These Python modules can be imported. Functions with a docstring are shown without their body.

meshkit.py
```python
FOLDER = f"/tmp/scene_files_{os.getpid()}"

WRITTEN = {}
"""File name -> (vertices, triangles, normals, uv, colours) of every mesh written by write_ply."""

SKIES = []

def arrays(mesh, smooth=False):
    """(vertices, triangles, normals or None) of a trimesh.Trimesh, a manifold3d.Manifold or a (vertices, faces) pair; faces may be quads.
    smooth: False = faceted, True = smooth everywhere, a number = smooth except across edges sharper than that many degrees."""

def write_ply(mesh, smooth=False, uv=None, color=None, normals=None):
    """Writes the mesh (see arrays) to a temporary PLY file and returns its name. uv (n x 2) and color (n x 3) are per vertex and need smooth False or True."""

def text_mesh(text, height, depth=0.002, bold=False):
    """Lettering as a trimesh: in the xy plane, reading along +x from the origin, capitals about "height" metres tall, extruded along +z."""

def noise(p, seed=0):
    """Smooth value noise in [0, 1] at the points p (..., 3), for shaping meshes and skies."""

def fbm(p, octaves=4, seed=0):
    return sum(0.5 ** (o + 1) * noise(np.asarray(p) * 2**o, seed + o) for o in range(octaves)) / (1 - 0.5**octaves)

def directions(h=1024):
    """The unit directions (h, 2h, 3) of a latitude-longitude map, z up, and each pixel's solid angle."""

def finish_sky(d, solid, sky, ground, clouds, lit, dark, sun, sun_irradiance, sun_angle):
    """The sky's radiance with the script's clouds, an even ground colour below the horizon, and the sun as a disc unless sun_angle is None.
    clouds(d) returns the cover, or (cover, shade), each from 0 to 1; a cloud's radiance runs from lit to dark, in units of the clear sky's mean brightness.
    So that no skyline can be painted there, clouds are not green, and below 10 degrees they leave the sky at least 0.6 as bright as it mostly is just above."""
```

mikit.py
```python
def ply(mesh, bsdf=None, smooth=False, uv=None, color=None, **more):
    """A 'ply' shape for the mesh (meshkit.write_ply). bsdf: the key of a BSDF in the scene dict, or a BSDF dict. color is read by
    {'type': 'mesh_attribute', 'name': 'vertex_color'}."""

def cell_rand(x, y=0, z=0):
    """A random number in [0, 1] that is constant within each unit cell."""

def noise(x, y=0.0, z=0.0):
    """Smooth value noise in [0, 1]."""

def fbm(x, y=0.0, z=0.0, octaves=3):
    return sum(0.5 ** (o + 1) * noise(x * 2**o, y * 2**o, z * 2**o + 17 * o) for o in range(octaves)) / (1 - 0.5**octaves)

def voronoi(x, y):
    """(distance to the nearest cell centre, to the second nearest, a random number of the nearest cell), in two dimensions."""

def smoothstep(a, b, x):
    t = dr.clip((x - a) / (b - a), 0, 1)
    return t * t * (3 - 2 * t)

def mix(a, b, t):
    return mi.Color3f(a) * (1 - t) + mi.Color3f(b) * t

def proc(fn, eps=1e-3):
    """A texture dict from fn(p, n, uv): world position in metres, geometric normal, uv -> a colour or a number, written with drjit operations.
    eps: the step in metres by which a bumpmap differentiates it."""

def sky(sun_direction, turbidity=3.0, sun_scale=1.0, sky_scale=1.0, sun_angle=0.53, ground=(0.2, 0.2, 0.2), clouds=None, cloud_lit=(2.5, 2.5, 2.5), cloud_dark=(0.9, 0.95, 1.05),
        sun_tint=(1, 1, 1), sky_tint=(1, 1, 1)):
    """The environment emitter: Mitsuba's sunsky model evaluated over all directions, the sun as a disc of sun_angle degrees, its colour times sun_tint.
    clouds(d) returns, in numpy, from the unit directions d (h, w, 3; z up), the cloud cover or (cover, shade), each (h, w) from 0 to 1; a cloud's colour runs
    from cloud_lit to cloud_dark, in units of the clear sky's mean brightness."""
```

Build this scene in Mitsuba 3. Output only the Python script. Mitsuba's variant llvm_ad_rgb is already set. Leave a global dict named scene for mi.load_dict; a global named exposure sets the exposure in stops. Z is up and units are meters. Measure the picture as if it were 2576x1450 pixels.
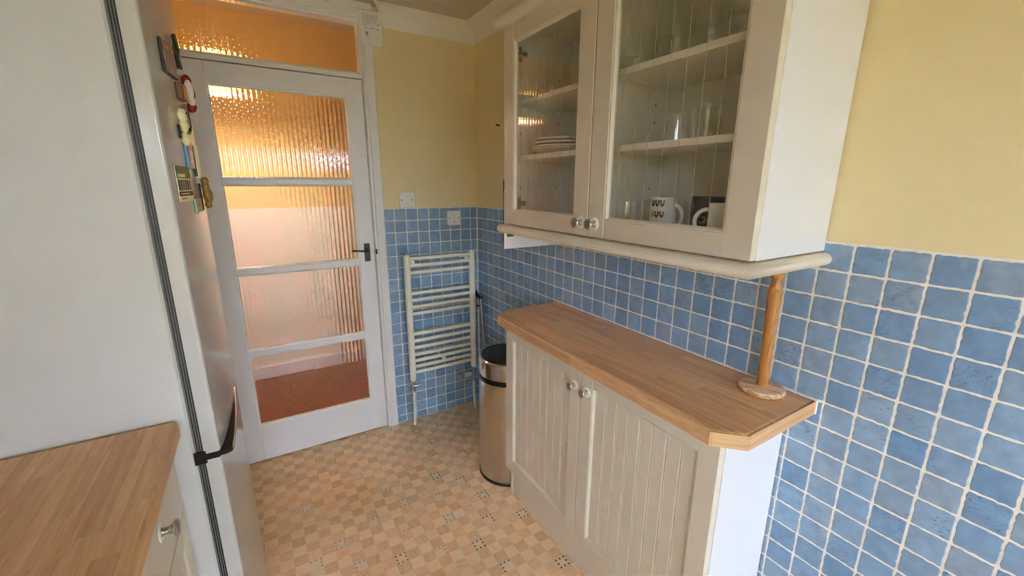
import math, random
import numpy as np, trimesh, drjit as dr, mitsuba as mi, mikit, meshkit
from shapely.geometry import Polygon
from mikit import noise, fbm, cell_rand, smoothstep, mix, proc

T = mi.ScalarTransform4f
scene, labels = {}, {}
rng = np.random.default_rng(7)

# ------------------------------------------------------------------ camera, sky, exposure
CAM = np.array([-1.1663, -2.3453, 1.4392])
YAW, PITCH, ROLL, FPX = 0.5454, -0.2419, 0.0044, 1050.5
fw = np.array([math.cos(PITCH) * math.sin(YAW), math.cos(PITCH) * math.cos(YAW), math.sin(PITCH)])
rt = np.cross(fw, [0, 0, 1]); rt /= np.linalg.norm(rt)
up0 = np.cross(rt, fw)
upv = -rt * math.sin(ROLL) + up0 * math.cos(ROLL)
scene['camera'] = {'type': 'perspective', 'fov': math.degrees(2 * math.atan(1288 / FPX)), 'fov_axis': 'x', 'near_clip': 0.02, 'far_clip': 200.0,
                   'to_world': T().look_at(origin=CAM.tolist(), target=(CAM + fw).tolist(), up=upv.tolist())}


def overcast(d):
    c = meshkit.fbm(d * np.array([2.2, 2.2, 4.0]) + 3.1, 4)
    return np.clip(0.75 + 0.5 * (c - 0.4), 0, 1), np.clip(1.3 - 1.9 * c, 0, 1) * 0.5


scene['sky'] = mikit.sky((0.35, 0.4, 0.84), turbidity=4, sun_scale=0.0, clouds=overcast, cloud_lit=(1.22, 1.5, 1.98), cloud_dark=(0.85, 1.0, 1.28), ground=(0.09, 0.10, 0.07))
exposure = 7.25
SHADE_L, BULB_L = 0.04, 2.9

# ------------------------------------------------------------------ helpers


def lin(r, g, b):
    c = np.array([r, g, b], float) / 255
    return [float(x) for x in np.where(c < 0.04045, c / 12.92, ((c + 0.055) / 1.055) ** 2.4)]


def rgb(*c):
    return {'type': 'rgb', 'value': lin(*c)}


def mat(name, color, rough=0.5, spec=0.5, metal=0.0, bump=None, bscale=1.0, coat=0.0):
    d = {'type': 'principled', 'base_color': color if isinstance(color, dict) else rgb(*color), 'roughness': rough, 'metallic': metal}
    if metal == 0:
        d['specular'] = spec
    if coat:
        d['clearcoat'] = coat; d['clearcoat_gloss'] = 0.95
    if bump is not None:
        d = {'type': 'bumpmap', 'arbitrary': bump, 'scale': bscale, 'bsdf': d}
    scene['mat_' + name] = d
    return name


def numbered(k, table):
    if k not in table:
        return k
    i = 1
    while f'{k}_{i:03d}' in table:
        i += 1
    return f'{k}_{i:03d}'


_used = {}


def thing(name, label=None, cat=None, group=None, kind=None):
    k = numbered(name, _used); _used[k] = 1
    d = {}
    if label: d['label'] = label
    if cat: d['category'] = cat
    if group: d['group'] = group
    if kind: d['kind'] = kind
    labels[k] = d
    return k


def part(parent, name, mesh, m, smooth=30, label=None, kind=None, tw=None, **more):
    k = numbered(parent + '__' + name if name else parent, _used if name else scene); _used[k] = 1
    d = mesh if isinstance(mesh, dict) else mikit.ply(mesh, 'mat_' + m, smooth)
    if tw is not None: d = {**d, 'to_world': tw}
    if more: d = {**d, **more}
    scene[k] = d
    if label or kind:
        labels[k] = {a: b for a, b in (('label', label), ('kind', kind)) if b}
    return k


def solo(name, mesh, m, label, cat, smooth=30, group=None, kind=None, tw=None):
    k = thing(name, label, cat, group, kind)
    return part(k, None, mesh, m, smooth, tw=tw)


_CB = None


def cbox(x0, x1, y0, y1, z0, z1, c=0.0015):
    """a box with chamfered edges"""
    global _CB
    c = min(c, 0.45 * min(x1 - x0, y1 - y0, z1 - z0))
    if _CB is None:
        s = np.array([[a, b, d] for a in (-1, 1) for b in (-1, 1) for d in (-1, 1)], float)
        v = np.concatenate([s * 2 - s * np.eye(3)[k] * 0 - s * (1 - np.eye(3)[k]) for k in range(3)])
        h = trimesh.Trimesh(v, process=False).convex_hull
        _CB = (np.round(h.vertices), h.faces)
    sg = np.sign(_CB[0]); inner = np.abs(_CB[0]) < 1.5
    ctr = np.array([x0 + x1, y0 + y1, z0 + z1]) / 2; half = np.array([x1 - x0, y1 - y0, z1 - z0]) / 2
    return trimesh.Trimesh(ctr + sg * (half - c * inner), _CB[1], process=False)


def join(*ms):
    return trimesh.util.concatenate([m for m in ms if m is not None])


def prism(pts, plane, a, b):
    m = trimesh.creation.extrude_polygon(Polygon(pts), b - a, engine='earcut')
    u, v, w = m.vertices.T; w = w + a
    V = {'xy': (u, v, w), 'xz': (u, w, v), 'yz': (w, u, v)}[plane]
    m = trimesh.Trimesh(np.stack(V, 1), m.faces, process=False)
    if plane == 'xz': m.invert()
    return m


def lathe(prof, n=32, at=(0, 0, 0), axis='z'):
    """solid of revolution from (r, h) points"""
    m = trimesh.creation.revolve(np.array(prof, float), sections=n)
    m.merge_vertices()
    if m.volume < 0: m.invert()
    x, y, z = m.vertices.T
    V = {'z': (x, y, z), '-x': (-z, y, x), '-y': (x, -z, y), 'x': (z, -y, x), '-z': (x, -y, -z)}[axis]
    return trimesh.Trimesh(np.stack(V, 1) + np.array(at), m.faces, process=False)


def tube(path, r, n=12, cap=True):
    p = np.array(path, float); k = len(p)
    r = np.broadcast_to(np.array(r, float), (k,))
    t = np.gradient(p, axis=0); t /= np.linalg.norm(t, axis=1, keepdims=True)
    a = np.cross(t[0], [0.31, 0.22, 0.92]); a /= np.linalg.norm(a)
    V = []
    for i in range(k):
        a = a - t[i] * (a @ t[i]); a /= np.linalg.norm(a); b = np.cross(t[i], a)
        ang = np.arange(n) * 2 * math.pi / n
        V.append(p[i] + r[i] * (np.cos(ang)[:, None] * a + np.sin(ang)[:, None] * b))
    V = np.concatenate(V + [p[:1], p[-1:]]); F = []
    for i in range(k - 1):
        for j in range(n):
            q = (j + 1) % n
            F += [[i * n + j, i * n + q, (i + 1) * n + q], [i * n + j, (i + 1) * n + q, (i + 1) * n + j]]
    if cap:
        for j in range(n):
            q = (j + 1) % n
            F += [[k * n, q, j], [k * n + 1, (k - 1) * n + j, (k - 1) * n + q]]
    return trimesh.Trimesh(V, F, process=False)


def arc(c, r, a0, a1, n):
    a = np.radians(np.linspace(a0, a1, n))
    return [(c[0] + r * math.cos(t), c[1] + r * math.sin(t)) for t in a]


def rrect(x0, x1, y0, y1, r, n=5):
    return arc((x1 - r, y1 - r), r, 0, 90, n) + arc((x0 + r, y1 - r), r, 90, 180, n) + arc((x0 + r, y0 + r), r, 180, 270, n) + arc((x1 - r, y0 + r), r, 270, 360, n)


def frame_tw(o, u, v, w):
    M = np.eye(4); M[:3, 0], M[:3, 1], M[:3, 2], M[:3, 3] = u, v, w, o
    return T(M.tolist())


def moved(m, M):
    m = m.copy(); m.apply_transform(np.array(M)); return m


# ------------------------------------------------------------------ materials
PT = 0.0665                      # tile pitch
TOPZ = 19.68 * PT                # top of the tiling
DB, DR = 0.0435, 0.0099          # first upright joint from the corner: back wall, right wall


def tile_color(p, n, uv):
    back = p.y > -0.006
    u = dr.select(back, (-p.x - DB) / PT + 60, (-p.y - DR) / PT)
    v = (TOPZ - p.z) / PT
    r1, r2, r3 = cell_rand(dr.floor(u), dr.floor(v), 3), cell_rand(dr.floor(u), dr.floor(v), 9), cell_rand(dr.floor(u), dr.floor(v), 21)
    s = p.x + p.y
    base = mix(lin(138, 168, 196), lin(112, 146, 180), r1)
    base = mix(base, lin(146, 162, 176), r2 * r2 * 0.65)
    f = fbm(s * 55 + r1 * 40, p.z * 55, r2 * 9, 4)
    base = base * (0.78 + 0.44 * f)
    blot = smoothstep(0.62 - 0.05 * r3, 0.70, fbm(s * 230 + 31 * r2, p.z * 330 + s * 90, 5 + r3 * 7, 4)) * smoothstep(0.42, 0.62, fbm(s * 28 + 9 * r1, p.z * 28, 11.0, 2))
    base = mix(base, lin(62, 98, 142), blot * 0.62 * smoothstep(0.25, 0.85, r3))
    pale = smoothstep(0.62, 0.8, fbm(s * 30, p.z * 30 + 7 * r1, 2.5, 3))
    return mix(base, lin(165, 178, 186), pale * 0.35)


def tile_bump(p, n, uv):
    s = p.x + p.y
    return fbm(s * 45, p.z * 45, 3.0, 3)


def grout_color(p, n, uv):
    s = p.x + p.y
    f = fbm(s * 60, p.z * 60, 1.0, 3)
    return mix(lin(226, 218, 206), lin(244, 239, 230), f)


def grout_bump(p, n, uv):
    return fbm((p.x + p.y) * 260, p.z * 260, 1.0, 2)


FC = 0.0487                      # floor cell
FX0, FY0 = -0.4947, -0.1393
MOTIFS = [(0, 0, 0), (1, -3, 0), (4, -4, 1), (6, -2, 0), (3, 0, 2), (-2, -4, 0), (0, -6, 3), (3, -7, 1), (-3, -7, 3), (-1, -9, 0), (1, -11, 1), (2, -14, 0), (-5, -11, 0), (-2, -12, 3),
          (-2, -15, 0), (1, -17, 1), (4, -18, 0), (-8, -12, 1), (-6, -14, 2), (-1, -19, 0), (-4, -18, 1), (-7, -17, 0), (-10, -16, 3), (-11, -13, 0), (0, -22, 3), (-6, 2, 0), (-11, 1, 0),
          (-10, -2, 3), (-6, -8, 2), (-10, -8, 1), (-13, -7, 0), (-12, -4, 1), (4, -24, 0), (-3, -23, 0), (-6, -21, 3), (-9, -22, 1), (-7, -1, 1), (-3, 2, 1), (-8, -5, 0), (-13, -14, 1), (-12, -18, 0)]


def floor_color(p, n, uv):
    u, v = (p.x - FX0) / FC + 0.5, (p.y - FY0) / FC + 0.5
    iu, iv = dr.floor(u), dr.floor(v)
    fu, fv = u - iu - 0.5, v - iv - 0.5
    par = dr.abs(iu + iv + 400)
    light = (par - 2 * dr.floor(par / 2)) < 0.5
    r1 = cell_rand(iu, iv, 2)
    r2 = cell_rand(iu, iv, 5)
    along = dr.select(r2 > 0.45, p.x, p.y); cross = dr.select(r2 > 0.45, p.y, p.x)
    ga, gc = along * 0.9 + cross * (r1 - 0.5) * 0.9, cross - along * (r1 - 0.5) * 0.9
    g = fbm(ga * 28 + r1 * 50, gc * 420, r2 * 30, 3)
    fine = fbm(p.x * 300, p.y * 300, 2.0, 2)
    c_l = mix(lin(236, 210, 174), lin(226, 198, 158), r1) * (0.93 + 0.14 * fine)
    c_d = mix(lin(224, 192, 150), lin(210, 176, 130), r1)
    c_d = mix(c_d, lin(176, 138, 98), smoothstep(0.48, 0.75, g) * 0.40)
    c = dr.select(light, mix(c_l, lin(192, 160, 124), smoothstep(0.5, 0.75, g) * 0.25), c_d)
    amber = smoothstep(0.42, 0.75, fbm(p.x * 4.1 + 5, p.y * 4.1, 0.7, 3) - 0.25 * (p.x + 0.85))
    c = mix(c, c * mi.Color3f(0.96, 0.86, 0.66), amber * 0.65)
    inm, kind = mi.Float(0), mi.Float(0)
    for a, b, k in MOTIFS:
        h = (dr.abs(iu - a) < 0.5) & (dr.abs(iv - b) < 0.5)
        inm = dr.select(h, 1.0, inm); kind = dr.select(h, float(k), kind)
    du, dv = dr.round(fu / 0.37), dr.round(fv / 0.37)
    ex, ey = dr.abs(fu - du * 0.37), dr.abs(fv - dv * 0.37)
    dot = (dr.maximum(ex, ey) < 0.085) & ((dr.abs(du) + dr.abs(dv)) > 0.5) & (dr.maximum(dr.abs(du), dr.abs(dv)) < 1.5)
    ok = (kind < 0.5) | ((kind > 0.5) & (kind < 1.5) & ((dv > 0.5) | (du > 0.5))) | ((kind > 1.5) & (kind < 2.5) & ((dv < -0.5) | (du < -0.5))) | ((kind > 2.5) & ((dv > 0.5) | (du < -0.5)))
    wear = smoothstep(0.30, 0.62, fbm(p.x * 4.2 + 1.7, p.y * 4.2 + 0.4, 3.3, 2) - (p.x + 0.62) * 0.55)
    c = dr.select(inm > 0.5, mix(c_l, lin(216, 200, 172), 0.6), c)
    spot = mix(lin(98, 88, 82), lin(182, 160, 132), wear)
    return dr.select((inm > 0.5) & dot & ok, spot, c)


def wood_color(p, n, uv):
    """beech butcher-block print: staves along y"""
    i = dr.floor((p.x + 5) / 0.034)
    L = 0.28 + 0.25 * cell_rand(i, 3, 1)
    j = dr.floor(p.y / L + 7 * cell_rand(i, 1, 4))
    r, r2 = cell_rand(i, j, 7), cell_rand(i, j, 17)
    g = fbm((p.x + p.z) * 160 + r * 60, p.y * 5.0 + r2 * 30, r * 8, 4)
    ray = smoothstep(0.62, 0.72, noise((p.x + p.z) * 520, p.y * 30, r * 11))
    ring = smoothstep(0.55, 0.95, dr.sin(dr.sqrt(dr.square((p.x + r * 0.2) * 90) + dr.square(p.y * 9 + r2 * 6)) * 2.2 + g * 6) * 0.5 + 0.5)
    c = mix(lin(214, 168, 120), lin(196, 148, 102), r)
    c = mix(c, lin(222, 182, 136), smoothstep(0.5, 0.7, g) * 0.5)
    c = mix(c, lin(140, 96, 60), ring * 0.16 + ray * 0.16)
    return c


def wood_edge_color(p, n, uv):
    g = fbm((p.x - p.y) * 9, p.z * 240, 1.0, 4)
    j = cell_rand(dr.floor((p.x - p.y) / 0.19), 3, 2)
    return mix(mix(lin(214, 174, 128), lin(198, 154, 108), j), lin(180, 134, 90), smoothstep(0.4, 0.7, g) * 0.5)


def turned_color(p, n, uv):
    g = fbm(p.x * 170 + p.y * 150, p.z * 14, 4.0, 4)
    k = smoothstep(0.64, 0.72, fbm(p.x * 300, p.z * 40 + p.y * 300, 8.0, 2))
    return mix(mix(lin(196, 138, 74), lin(168, 108, 52), g), lin(110, 66, 30), k * 0.5)


def base_color_fn(p, n, uv):
    g = fbm(p.y * 22 - p.x * 14, p.x * 150 + p.y * 60, p.z * 110, 4)
    r = smoothstep(0.34, 0.52, g)
    return mix(lin(184, 138, 92), lin(218, 186, 148), r)


def plaster_bump(p, n, uv):
    return fbm(p.x * 70, p.y * 70, p.z * 70, 3)


def carpet_color(p, n, uv):
    return mix(lin(150, 96, 56), lin(112, 68, 38), fbm(p.x * 90, p.y * 90, 1.0, 3))


def photo_color(p, n, uv):
    f = fbm(p.y * 60 + 3, p.z * 60, 2.0, 3)
    return mix(mix(lin(96, 62, 44), lin(150, 104, 78), f), lin(190, 160, 140), smoothstep(0.62, 0.75, f))


mat('tile', proc(tile_color), 0.33, 0.5, bump=proc(tile_bump, 1.5e-3), bscale=0.0007)
mat('grout', proc(grout_color), 0.85, 0.3, bump=proc(grout_bump, 6e-4), bscale=0.0008)
mat('floor', proc(floor_color), 0.42, 0.4)
mat('wood', proc(wood_color), 0.36, 0.5)
mat('wood_edge', proc(wood_edge_color), 0.4, 0.5)
mat('turned', proc(turned_color), 0.25, 0.5)
mat('turned_base', proc(base_color_fn), 0.45, 0.5)
mat('plaster', (232, 215, 168), 0.75, 0.3, bump=proc(plaster_bump, 2e-3), bscale=0.0006)
mat('ceiling', (196, 187, 172), 0.85, 0.3)
mat('cove', (236, 230, 220), 0.7, 0.3)
mat('gloss_paint', (232, 229, 228), 0.28, 0.5)
mat('bead_paint', (240, 236, 228), 0.3, 0.5)
mat('cream', (212, 202, 184), 0.34, 0.5)
mat('carcass', (214, 214, 216), 0.38, 0.5)
mat('interior', (220, 214, 196), 0.5, 0.4)
mat('fridge_side', (208, 209, 208), 0.3, 0.5)
scene['mat_fridge_door'] = {'type': 'roughplastic', 'diffuse_reflectance': rgb(204, 204, 202), 'int_ior': 1.85, 'alpha': 0.03}
mat('gasket', (112, 112, 110), 0.6, 0.4)
mat('black', (16, 16, 17), 0.4, 0.5)
mat('black_gloss', (10, 10, 11), 0.12, 0.5)
mat('rad', (238, 233, 214), 0.3, 0.5)
mat('white_plastic', (232, 230, 226), 0.3, 0.5)
mat('grey_plastic', (150, 145, 138), 0.4, 0.5)
mat('chrome', (205, 205, 205), 0.10, metal=1.0)
mat('satin', (176, 172, 168), 0.28, metal=1.0)
mat('bronze', (70, 64, 58), 0.35, metal=0.6)
mat('steel', (205, 200, 196), 0.09, metal=1.0)
mat('hinge', (120, 108, 92), 0.3, metal=1.0)
mat('hall_upper', (226, 192, 124), 0.8, 0.3)
mat('hall_lower', (234, 224, 204), 0.8, 0.3)
mat('hall_wood', (178, 128, 78), 0.45, 0.4)
mat('carpet', proc(carpet_color), 0.95, 0.2)
mat('paper', (236, 234, 240), 0.7, 0.3)
mat('label_green', (92, 112, 84), 0.6, 0.3)
mat('etch', (156, 153, 136), 0.6, 0.4)
mat('crockery', (222, 214, 200), 0.2, 0.5)
mat('mug_white', (236, 232, 222), 0.15, 0.5)
mat('mug_dark', (38, 30, 42), 0.2, 0.5)
mat('crest_black', (28, 28, 30), 0.3, 0.5)
mat('crest_red', (140, 44, 34), 0.3, 0.5)
mat('crest_gold', (176, 150, 90), 0.3, 0.5)
mat('orange', (196, 108, 52), 0.3, 0.5)
mat('red', (138, 34, 28), 0.35, 0.5)
mat('bone', (236, 226, 180), 0.35, 0.5)
mat('olive', (74, 74, 48), 0.5, 0.4)
mat('moss', (88, 110, 40), 0.4, 0.4)
mat('tan', (178, 148, 124), 0.4, 0.5)
mat('brown', (112, 74, 42), 0.4, 0.5)
mat('gold', (150, 118, 58), 0.4, 0.5)
mat('blue', (104, 140, 176), 0.3, 0.5)
mat('navy', (52, 56, 92), 0.5, 0.4)
mat('photo', proc(photo_color), 0.25, 0.5)
mat('leaf', (60, 84, 44), 0.8, 0.2)
mat('grass', (66, 84, 44), 0.9, 0.2)
scene['mat_pane'] = {'type': 'thindielectric', 'int_ior': 1.5}
scene['mat_clear'] = {'type': 'thindielectric', 'int_ior': 1.5}
scene['mat_glass'] = {'type': 'dielectric', 'int_ior': 1.5}

# ------------------------------------------------------------------ the room
YF, XL, CZ = -6.2, -1.985, 2.29       # window wall, left wall, ceiling
DX0, DX1 = -1.392, -0.631              # the door
B = trimesh.creation.box


def box(x0, x1, y0, y1, z0, z1):
    m = B((x1 - x0, y1 - y0, z1 - z0)); m.apply_translation(((x0 + x1) / 2, (y0 + y1) / 2, (z0 + z1) / 2)); return m


fl = solo('floor', box(XL - 0.1, 0.1, YF - 0.1, 0.02, -0.06, 0), 'floor', 'beige vinyl floor printed with small wood squares and grey dot motifs', 'floor', kind='structure')
solo('ceiling', box(XL - 0.1, 0.1, YF - 0.1, 0.1, CZ, CZ + 0.08), 'ceiling', 'dull white ceiling above the kitchen', 'ceiling', kind='structure')
WB = thing('wall_back', 'pale yellow wall with blue tiles beside the glazed door', 'wall', kind='structure')
part(WB, None, join(box(-0.585, 0.1, 0.005, 0.1, 0, CZ), box(XL - 0.1, -1.44, 0.005, 0.1, 0, CZ)), 'plaster', False)
WR = thing('wall_right', 'yellow wall above a dado of blue square tiles on the right', 'wall', kind='structure')
part(WR, None, box(0.005, 0.1, YF, 0.005, 0, CZ), 'plaster', False)
SZ0 = 1.0
SY0, SY1, SZ1 = -4.1, -3.2, 2.0         # glazed back door in the left wall
solo('wall_left', join(box(XL - 0.1, XL, SY0, SY1, 0, SZ0), box(XL - 0.1, XL, SY1, 0.005, 0, CZ), box(XL - 0.1, XL, YF, SY0, 0, CZ), box(XL - 0.1, XL, SY0, SY1, SZ1, CZ)), 'plaster', 'yellow wall behind the fridge', 'wall', False, kind='structure')
bd = thing('door_4', 'white glazed back door in the left wall behind the camera', 'door', kind='structure')
part(bd, 'frame', join(*[box(XL - 0.07, XL - 0.02, y, y + 0.08, SZ0, SZ1) for y in (SY0, SY1 - 0.08)], box(XL - 0.07, XL - 0.02, SY0, SY1, SZ1 - 0.08, SZ1), box(XL - 0.07, XL - 0.02, SY0, SY1, SZ0, SZ0 + 0.08)), 'gloss_paint', False)
part(bd, 'pane', trimesh.Trimesh([[XL - 0.045, SY0, SZ0], [XL - 0.045, SY1, SZ0], [XL - 0.045, SY1, SZ1], [XL - 0.045, SY0, SZ1]], [[0, 1, 2], [0, 2, 3]]), 'pane', False)
WX0, WX1, WZ0, WZ1 = -1.9, -0.1, 0.1, 2.1
solo('wall_front', join(box(XL, WX0, YF - 0.12, YF, 0, CZ), box(WX1, 0.005, YF - 0.12, YF, 0, CZ), box(WX0, WX1, YF - 0.12, YF, 0, WZ0), box(WX0, WX1, YF - 0.12, YF, WZ1, CZ)), 'plaster',
     'yellow wall holding the daylight window', 'wall', False, kind='structure')
win = thing('window_2', 'white framed window behind the camera', 'window', kind='structure')
part(win, 'frame', join(*[box(x - 0.025, x + 0.025, YF - 0.09, YF - 0.03, WZ0, WZ1) for x in (WX0 + 0.025, (WX0 + WX1) / 2, WX1 - 0.025)], box(WX0, WX1, YF - 0.09, YF - 0.03, WZ0, WZ0 + 0.05), box(WX0, WX1, YF - 0.09, YF - 0.03, WZ1 - 0.05, WZ1)), 'gloss_paint', False)
part(win, 'pane', trimesh.Trimesh([[WX0, YF - 0.06, WZ0], [WX1, YF - 0.06, WZ0], [WX1, YF - 0.06, WZ1], [WX0, YF - 0.06, WZ1]], [[0, 1, 2], [0, 2, 3]]), 'pane', False)
part(win, 'sill', cbox(WX0 - 0.03, WX1 + 0.03, YF - 0.03, YF + 0.13, WZ0 - 0.03, WZ0, 0.006), 'gloss_paint')
# garden outside
gx, gz = np.meshgrid(np.linspace(-14, 12, 120), np.linspace(0, 1, 16))
hz = gz * (2.28 + 0.25 * meshkit.fbm(np.stack([gx * 1.3, gx * 0, gx * 0], -1), 3))
hy = -12 + 0.5 * meshkit.fbm(np.stack([gx * 4, hz * 4, gx * 0], -1), 3) + 0.4 * gz
idx = np.arange(120 * 16).reshape(16, 120)
q = np.stack([idx[:-1, :-1], idx[:-1, 1:], idx[1:, 1:], idx[1:, :-1]], -1).reshape(-1, 4)[:, ::-1]
solo('garden_hedge', (np.stack([gx, hy, hz - 0.3], -1).reshape(-1, 3), q), 'leaf', 'low dark hedge across the garden outside', 'hedge', True, kind='structure')
solo('ground_outside', box(-14, 12, -14, YF - 0.12, -0.4, -0.3), 'grass', 'lawn outside the window', 'lawn', False, kind='structure')

# coving
D = 0.085
cv = [(0, 0), (0, -D)] + [(D - D * math.cos(a), -D + D * math.sin(a)) for a in np.linspace(0.12, math.pi / 2 - 0.12, 9)] + [(D, 0)]


def cove(along_x):
    n = len(cv); V = []
    for d, h in cv:
        if along_x:
            V += [(-0.502 - 0.55 * d - 0.25 * (h + D), 0.005 - d, CZ + h), (0.005 - d, 0.005 - d, CZ + h)]
        else:
            V += [(0.005 - d, 0.005 - d, CZ + h), (0.005 - d, YF, CZ + h)]
    F = []
    for i in range(n):
        j = (i + 1) % n
        F += [[2 * i, 2 * j, 2 * j + 1], [2 * i, 2 * j + 1, 2 * i + 1]]
    for i in range(1, n - 1):
        F += [[0, 2 * i + 2, 2 * i], [1, 2 * i + 1, 2 * i + 3]]
    m = trimesh.Trimesh(V, F, process=False)
    if m.volume < 0: m.invert()
    return m


solo('trim_1', cove(True), 'cove', 'white plaster coving over the yellow end wall', 'coving', 25, kind='structure')
solo('trim_2', cove(False), 'cove', 'white plaster coving along the right wall', 'coving', 25, kind='structure')

# ------------------------------------------------------------------ tiles
GR = 0.0048


def tile_mesh(w, h, seed):
    r = np.random.default_rng(seed)
    s, k = [], 20
    amp = 0.0005
    for (ax, ay, bx, by) in ((-1, -1, 1, -1), (1, -1, 1, 1), (1, 1, -1, 1), (-1, 1, -1, -1)):
        for i in range(k):
            t = i / k
            s.append([ax + (bx - ax) * t, ay + (by - ay) * t])
    s = np.array(s)
    xy = s * np.array([w, h]) / 2
    cor = np.abs(s).min(1) > 0.99
    xy[cor] *= 1 - 0.0012 / np.array([w, h])
    w_ = r.normal(0, 1, xy.shape); xy += amp * (0.75 * w_ + 0.45 * np.roll(w_, 1, 0) + 0.45 * np.roll(w_, -1, 0))
    inn = xy - np.sign(s) * (np.abs(s) > 0.99) * 0.0016
    n = len(s)
    V = np.concatenate([np.c_[xy, np.full(n, -0.0052)], np.c_[xy, np.full(n, -0.0013)], np.c_[inn, r.normal(0, 0.00008, n)], [[0, 0, 0.0]]])
    F = []
    for i in range(n):
        j = (i + 1) % n
        F += [[i, j, n + j], [i, n + j, n + i], [n + i, n + j, 2 * n + j], [n + i, 2 * n + j, 2 * n + i], [2 * n + i, 2 * n + j, 3 * n]]
    return trimesh.Trimesh(V, F, process=False)


tvar = [mikit.ply(tile_mesh(PT - GR, PT - GR, 100 + i), 'mat_tile', 50) for i in range(10)]
rows = [(TOPZ - (k + 1) * PT, TOPZ - k * PT) for k in range(19)] + [(0.0, TOPZ - 19 * PT)]


def put_tile(wall, u0, u1, z0, z1, back, i):
    """u: distance from the corner; returns (shape dict, to_world)"""
    uc, zc = (u0 + u1) / 2, (z0 + z1) / 2
    o = (-uc, 0, zc) if back else (0, -uc, zc)
    tilt = rng.normal(0, 0.004, 2)
    if back: u, w = np.array([1, 0, 0.]), np.array([0, -1, 0.])
    else: u, w = np.array([0, -1, 0.]), np.array([-1, 0, 0.])
    v = np.array([0, 0, 1.])
    w = w + u * tilt[0] + v * tilt[1]; w /= np.linalg.norm(w)
    u = u - w * (u @ w); u /= np.linalg.norm(u); v = np.cross(w, u)
    full = abs(u1 - u0 - PT) < 1e-3 and abs(z1 - z0 - PT) < 1e-3
    d = tvar[i % len(tvar)] if full else mikit.ply(tile_mesh(max(u1 - u0 - GR, 0.004), max(z1 - z0 - GR, 0.004), i), 'mat_tile', 50)
    return d, frame_tw(o, u, v, w)


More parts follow.
